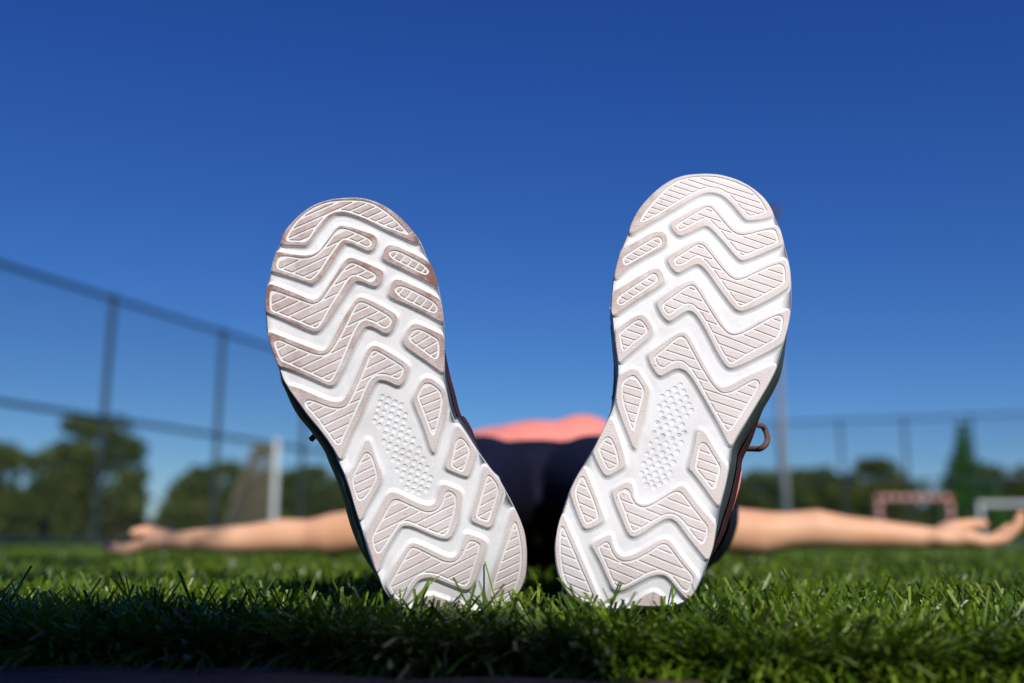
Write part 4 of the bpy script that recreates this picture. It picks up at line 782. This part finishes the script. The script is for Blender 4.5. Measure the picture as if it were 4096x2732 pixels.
        while ph < hi:
            bm = bmesh.new()
            fill(bm, [[bm.verts.new((p[0], p[1], LUG_H - .12)) for p in core]])
            for co, no in ((ph + gap * .5, -1), (ph + per - gap * .5, 1)):
                g = bm.verts[:] + bm.edges[:] + bm.faces[:]
                if g: bmesh.ops.bisect_plane(bm, geom=g, plane_co=dv * co, plane_no=dv * no, clear_outer=True)
            ph += per
            left = set(bm.faces)
            while left:                     # each connected piece of the strip is a pad of its own
                st = [left.pop()]; isl = [st[0]]
                while st:
                    for e in st.pop().edges:
                        for f in e.link_faces:
                            if f in left: left.remove(f); isl.append(f); st.append(f)
                if sum(f.calc_area() for f in isl) < 1.2: continue
                pb = bmesh.new(); vm = {}
                for f in isl:
                    for v in f.verts:
                        if v not in vm: vm[v] = pb.verts.new(v.co)
                    pb.faces.new([vm[v] for v in f.verts])
                bmesh.ops.dissolve_limit(pb, angle_limit=.03, verts=pb.verts[:], edges=pb.edges[:])
                r = bmesh.ops.extrude_face_region(pb, geom=pb.faces[:])
                for v in r['geom']:
                    if isinstance(v, bmesh.types.BMVert): v.co.z = LUG_H - GROOVE - .05
                bmesh.ops.triangulate(pb, faces=[f for f in pb.faces if len(f.verts) > 4])
                bmesh.ops.recalc_face_normals(pb, faces=pb.faces[:])
                obj('tread_pad', fin(pb), pad, lug)
            bm.free()
    # ---- upper: knit shell from midsole to collar
    bm = bmesh.new(); prev = None
    ys = [p[1] for p in out]; 
    prof = ((-26, 1.0, .985, 0), (-34, .99, 1.0, 0), (-44, .96, .97, 0), (-54, .90, .91, 2), (-64, .80, .85, 4), (-74, .68, .80, 6), (-84, .58, .76, 6), (-94, .50, .74, 5), (-102, .46, .74, 3))
    top = fl(out, .9)
    for z, sy, sx, y0 in prof:
        P = []
        for p in top:
            yy = y0 + p[1] * sy
            cxl = S['mid'] (p[1] * sy)
            b_ = S['bulge'](p[0] - S['mid'](p[1]), p[1]) * min(1, (-20 - z) / 14)
            P.append((cxl + (p[0] - S['mid'](p[1])) * sx + b_, yy))
        cur = [bm.verts.new((p[0], p[1], z + bend(0, p[1]) * .0)) for p in P]
        if prev: bridge(bm, prev, cur)
        prev = cur
    cz = sum((v.co for v in prev), Vector()) / len(prev)
    rim_in = [bm.verts.new(cz + (v.co - cz) * .84 + Vector((0, 0, -1))) for v in prev]; bridge(bm, prev, rim_in, 1)
    deep = [bm.verts.new(cz + (v.co - cz) * .8 + Vector((0, 0, 25))) for v in prev]; bridge(bm, rim_in, deep, 1); bm.faces.new(deep).material_index = 1
    up = obj('upper', fin(bm), [M['knit'], M['collar']], t, False)
    return t, mid, up, bend

def lerp_mid(tab):
    def f(y):
        for (y0, x0), (y1, x1) in zip(tab, tab[1:]):
            if y <= y1: return x0 + (x1 - x0) * max(0, (y - y0)) / (y1 - y0)
        return tab[-1][1]
    return f
def bumpf(y, a, b, c, d):      # 0 -> 1 -> 0 along the foot
    if y <= a or y >= d: return 0.
    if y < b: u = (y - a) / (b - a)
    elif y > c: u = (d - y) / (d - c)
    else: u = 1.
    return u * u * (3 - 2 * u)
LEFT_SHOE['mid'] = lerp_mid(((-10, -2), (40, -5), (110, -10), (190, -15), (270, -10)))
RIGHT_SHOE['mid'] = lerp_mid(((-10, 2), (40, 4), (110, 10), (190, 14), (285, 6)))
LEFT_SHOE['bulge'] = lambda dx, y: 4.0 * bumpf(y, 70, 112, 120, 175) * max(0, min(1, dx / 14))
RIGHT_SHOE['bulge'] = lambda dx, y: 5.0 * bumpf(y, 20, 60, 105, 140) * max(0, min(1, dx / 14))
def flare_l(x, y, L):
    cx = LEFT_SHOE['mid'](y); s = -1 if x < cx else 1
    k = min(1, abs(x - cx) / 14)
    return ((-(7.0 * bumpf(y, 8, 60, 130, 175)) if s < 0 else 3.0 * bumpf(y, 70, 105, 120, 160)) * k, -3.0 * bumpf(-y, -30, 0, 0, 40))
def flare_r(x, y, L):
    cx = RIGHT_SHOE['mid'](y); s = -1 if x < cx else 1
    k = min(1, abs(x - cx) / 14)
    return ((-(1.5 * bumpf(y, 80, 110, 150, 190)) if s < 0 else 5.0 * bumpf(y, 28, 75, 150, 195)) * k, -3.0 * bumpf(-y, -30, 0, 0, 40))

sl_, _, up_l, _ = build_shoe(LEFT_SHOE, 'running_shoe', 'left one of the two white soled running shoes, toe end stained dusty pink', flare_l, M['pink_l'], M['pad_l'])
sr_, _, up_r, _ = build_shoe(RIGHT_SHOE, 'running_shoe', 'right one of the two running shoes, cleaner and whiter sole standing slightly higher', flare_r, M['pink_r'], M['pad_r'])
sl_['group'] = sr_['group'] = 'pair of running shoes'
# laces and the coral heel stripe
bm = bmesh.new(); Lp = []
for i in range(15):
    a = math.radians(-100 + 210 * i / 14); Lp.append(Vector((.0640 + .0050 * math.cos(a), .1205 + .0078 * math.sin(a), -.066 - .004 * math.sin(a * 2))))
add_tube(bm, [Vector((.048, .110, -.064))] + Lp + [Vector((.046, .131, -.070))], .0019, 7); obj('lace_loop', bm, M['lace'], sr_, True)
bm = bmesh.new(); add_tube(bm, [(-.040, .119, -.060), (-.0575, .1180, -.053), (-.0615, .1155, -.050)], .0019, 7); obj('lace_tip', bm, M['collar'], sl_, True)
bm = bmesh.new()
for k in range(9): add_tube(bm, [(-.034 + k * .0, .13 + k * .011, -.07), (0, .132 + k * .011, -.085), (.034, .13 + k * .011, -.07)], .0022, 6)
obj('laces', bm, M['lace'], sr_, True)
bm = bmesh.new()
for k in range(9): add_tube(bm, [(-.036, .13 + k * .011, -.068), (-.006, .132 + k * .011, -.083), (.026, .13 + k * .011, -.068)], .0022, 6)
obj('laces', bm, M['lace'], sl_, True)
bm = bmesh.new(); add_tube(bm, [(.0532, .094, -.0430), (.0534, .084, -.0445), (.0514, .070, -.0450), (.0470, .057, -.0450)], .0014, 8); obj('heel_stripe', bm, M['stripe'], sr_, True)

# ------------------------------------------------------------------ unseen things added outside the frame to throw shade on the grass
t = thing('shade_blocker', 'unseen dark blue wedge added behind the camera to shade the near grass', 'mat', (.16, -1.05, 0))  # added wedge, its sloped top shapes the edge of the foreground shade
bm = bmesh.new(); add_box(bm, (0, 0, .6), (.56, .16, 1.2)); bmesh.ops.subdivide_edges(bm, edges=bm.edges[:], cuts=6, use_grid_fill=True)
for v in bm.verts:
    v.co.z *= (1.20 - (.42 if v.co.x < .14 else .25) * (v.co.x - .14) + .012 * math.sin(v.co.x * 17)) / 1.2
obj('blocker_body', bm, M['blocker'], t)
for x in (-.12,):
    bm = bmesh.new(); add_tube(bm, [(x - .1, .08, .7), (x - .08, .11, .72), (x + .08, .11, .72), (x + .1, .08, .7)], .012, 8); obj('blocker_handle', bm, M['blocker'], t, True)

t = thing('leafy_tree', 'unseen leafy tree added behind the camera, its outer branches placed to shade strips of the turf', 'tree', (-2.6, -4.2, 0))  # added tree out of view, leaf clumps placed to cast bands of shade
rs = np.random.RandomState(77); cl = []; bm = bmesh.new()
add_tube(bm, [(0, 0, -.1), (.1, .05, 1.6), (.3, .3, 3.1), (.2, .2, 5.0)], .16, 10, .05)
for (sx, sy, n, rx, ry, z) in ((-.46, 1.16, 5, .10, .10, 2.9), (-.80, 1.12, 6, .12, .09, 3.0), (-.62, 1.10, 5, .10, .09, 2.9), (-1.05, 1.95, 8, .13, .13, 3.1), (-.85, 1.95, 6, .10, .10, 3.05), (-1.4, 1.2, 8, .2, .12, 3.1), (-1.4, 1.8, 10, .25, .2, 3.2)):
    px, py = sx + .356 * z + 2.6, sy - 1.329 * z + 4.2          # where the sun ray through that spot meets the branch
    add_tube(bm, [(.25, .25, 2.8), ((px + .25) * .5, (py + .25) * .5, z + .1), (px, py, z)], .03, 6, .008)
    for i in range(n): cl.append((px + rs.normal(0, rx), py + rs.normal(0, ry * .6), z + rs.normal(0, .05), .12, .10, .07))
for i in range(60): cl.append((rs.normal(-.2, .9), rs.normal(-.4, .8), rs.uniform(2.6, 5.4), .4, .4, .3))
obj('trunk', bm, M['bark'], t, True)
V, F, T = leaf_cloud(rs, cl, 2600, .035); mesh_np('crown', V, F, 4, M['leaf2'], t, T)

for (x, y, r, lab) in ((-.285, .535, .0045, 'pale pebble on the purple paving at the lower left'), (-.165, .530, .003, 'smaller pale pebble further right on the purple paving')):
    bm = bmesh.new(); bmesh.ops.create_icosphere(bm, subdivisions=2, radius=r)
    for v in bm.verts: v.co *= 1 + .25 * noise.noise(v.co * 400); v.co.z *= .6
    o = obj('pebble', bm, M['grit'], None, True); o.location = (x, y, .005); tag(o, lab, 'pebble', 'pebbles on the paving')

# ------------------------------------------------------------------ grass
def grass(n, d0, d1, width, hmean, hsd, segs, seed, lean=.55, power=0, fringe=False):
    rs = np.random.RandomState(seed)
    if power: d = d0 * (d1 / d0) ** rs.uniform(0, 1, n)
    else: d = np.sqrt(rs.uniform(d0 ** 2, d1 ** 2, n))
    x = rs.uniform(-1, 1, n) * (.60 * d + .16)
    y = d.copy()
    # tufts: pull blades towards common roots
    cell = .011 * np.maximum(1, d / 1.0)
    tx = np.round(x / cell) * cell; ty = np.round(y / cell) * cell
    j = rs.uniform(.1, .6, n)
    x = x * j + tx * (1 - j) + rs.normal(0, .001, n); y = y * j + ty * (1 - j) + rs.normal(0, .001, n)
    if fringe: y = edge_y(x) + .001 + rs.exponential(.007, n); d = y.copy()     # long blades hanging over the front edge
    ok = y > edge_y(x) + .001
    for S in (LEFT_SHOE, RIGHT_SHOE):     # nothing grows through the heels
        ox, oy = S['origin'][0], S['origin'][1]
        ok &= ~((np.abs(x - ox) < .037) & (y > oy - .004) & (y < oy + .09))
    x, y, d = x[ok], y[ok], d[ok]; n = len(x)
    h = np.clip(rs.normal(hmean, hsd, n), .008, .06)
    h = h * (1 + .08 * ((y < .59) & (x > -.13) & (x < .17)))
    left = (x < -.08) & (y < .63)
    h = np.where(left, h * rs.uniform(1.0, 1.15, n), h)
    front = np.clip(1 - (y - edge_y(x)) / .03, 0, 1)
    az = rs.uniform(0, 2 * np.pi, n); tilt = rs.uniform(.42, lean, n)
    curl = rs.uniform(0, .55, n) ** 1.5
    if fringe: tilt = rs.uniform(.45, 1.15, n); curl = rs.uniform(.3, 1.3, n)
    lx, ly = np.cos(az), np.sin(az) - front * 1.1
    q = np.sqrt(lx ** 2 + ly ** 2) + 1e-6; lx, ly = lx / q, ly / q
    tilt = np.clip(tilt + front * .25, 0, 1.3)
    wa = rs.uniform(0, 2 * np.pi, n); wx, wy = np.cos(wa), np.sin(wa)
    wid = width * rs.uniform(.7, 1.25, n) * np.maximum(1, d / .9) ** .8
    rows = []
    px, py, pz = x.copy(), y.copy(), np.full(n, -.001)
    for s in range(segs + 1):
        f = s / segs
        k = wid * .5 * (1 - .12 * f)
        rows.append(np.stack([px - wx * k, py - wy * k, pz], 1)); rows.append(np.stack([px + wx * k, py + wy * k, pz], 1))
        a = tilt + curl * tilt * f * 1.4
        st = h / segs * 1.12
        px = px + lx * np.sin(a) * st; py = py + ly * np.sin(a) * st; pz = pz + np.cos(a) * st
    V = np.stack(rows, 1).reshape(-1, 3)
    b = (np.arange(n) * (2 * segs + 2))[:, None]
    F = np.concatenate([b + np.array([2 * s, 2 * s + 1, 2 * s + 3, 2 * s + 2]) for s in range(segs)], 1).reshape(-1)
    tone = np.clip(rs.beta(2.2, 2.6, n) + .10 * np.sin(x * 9 + 2 * np.sin(y * 7)) + .10 * np.sin(x * 31 + 3 * np.sin(y * 23 + x * 11)), 0, .97)
    tone = np.where(rs.uniform(0, 1, n) < .004, 1.0, tone)
    T = np.repeat(tone, 2 * segs + 2)
    return V, F, T
parts = [grass(95000, .46, 1.0, .0018, .0302, .0050, 3, 1, 1.5), grass(420, .46, .85, .0017, .038, .006, 4, 2, 1.0), grass(90000, 1.0, 2.2, .0019, .0300, .005, 2, 3, 1.45), grass(75000, 2.0, 6.0, .0022, .029, .005, 1, 4, 1.3), grass(60000, 5.0, 40.0, .0024, .026, .005, 1, 5, 1.1, power=1),
         grass(9000, .46, .64, .0019, .036, .007, 5, 6, 1.0, fringe=True)]
off = 0; VV = []; FF = []; TT = []
for v, f, tt in parts:
    VV.append(v); FF.append(f + off); TT.append(tt); off += len(v)
o = mesh_np('grass', np.concatenate(VV), np.concatenate(FF), 4, M['grass'], None, np.concatenate(TT))
o['kind'] = 'stuff'; tag(o, 'short dense green artificial turf blades covering the pitch', 'grass')
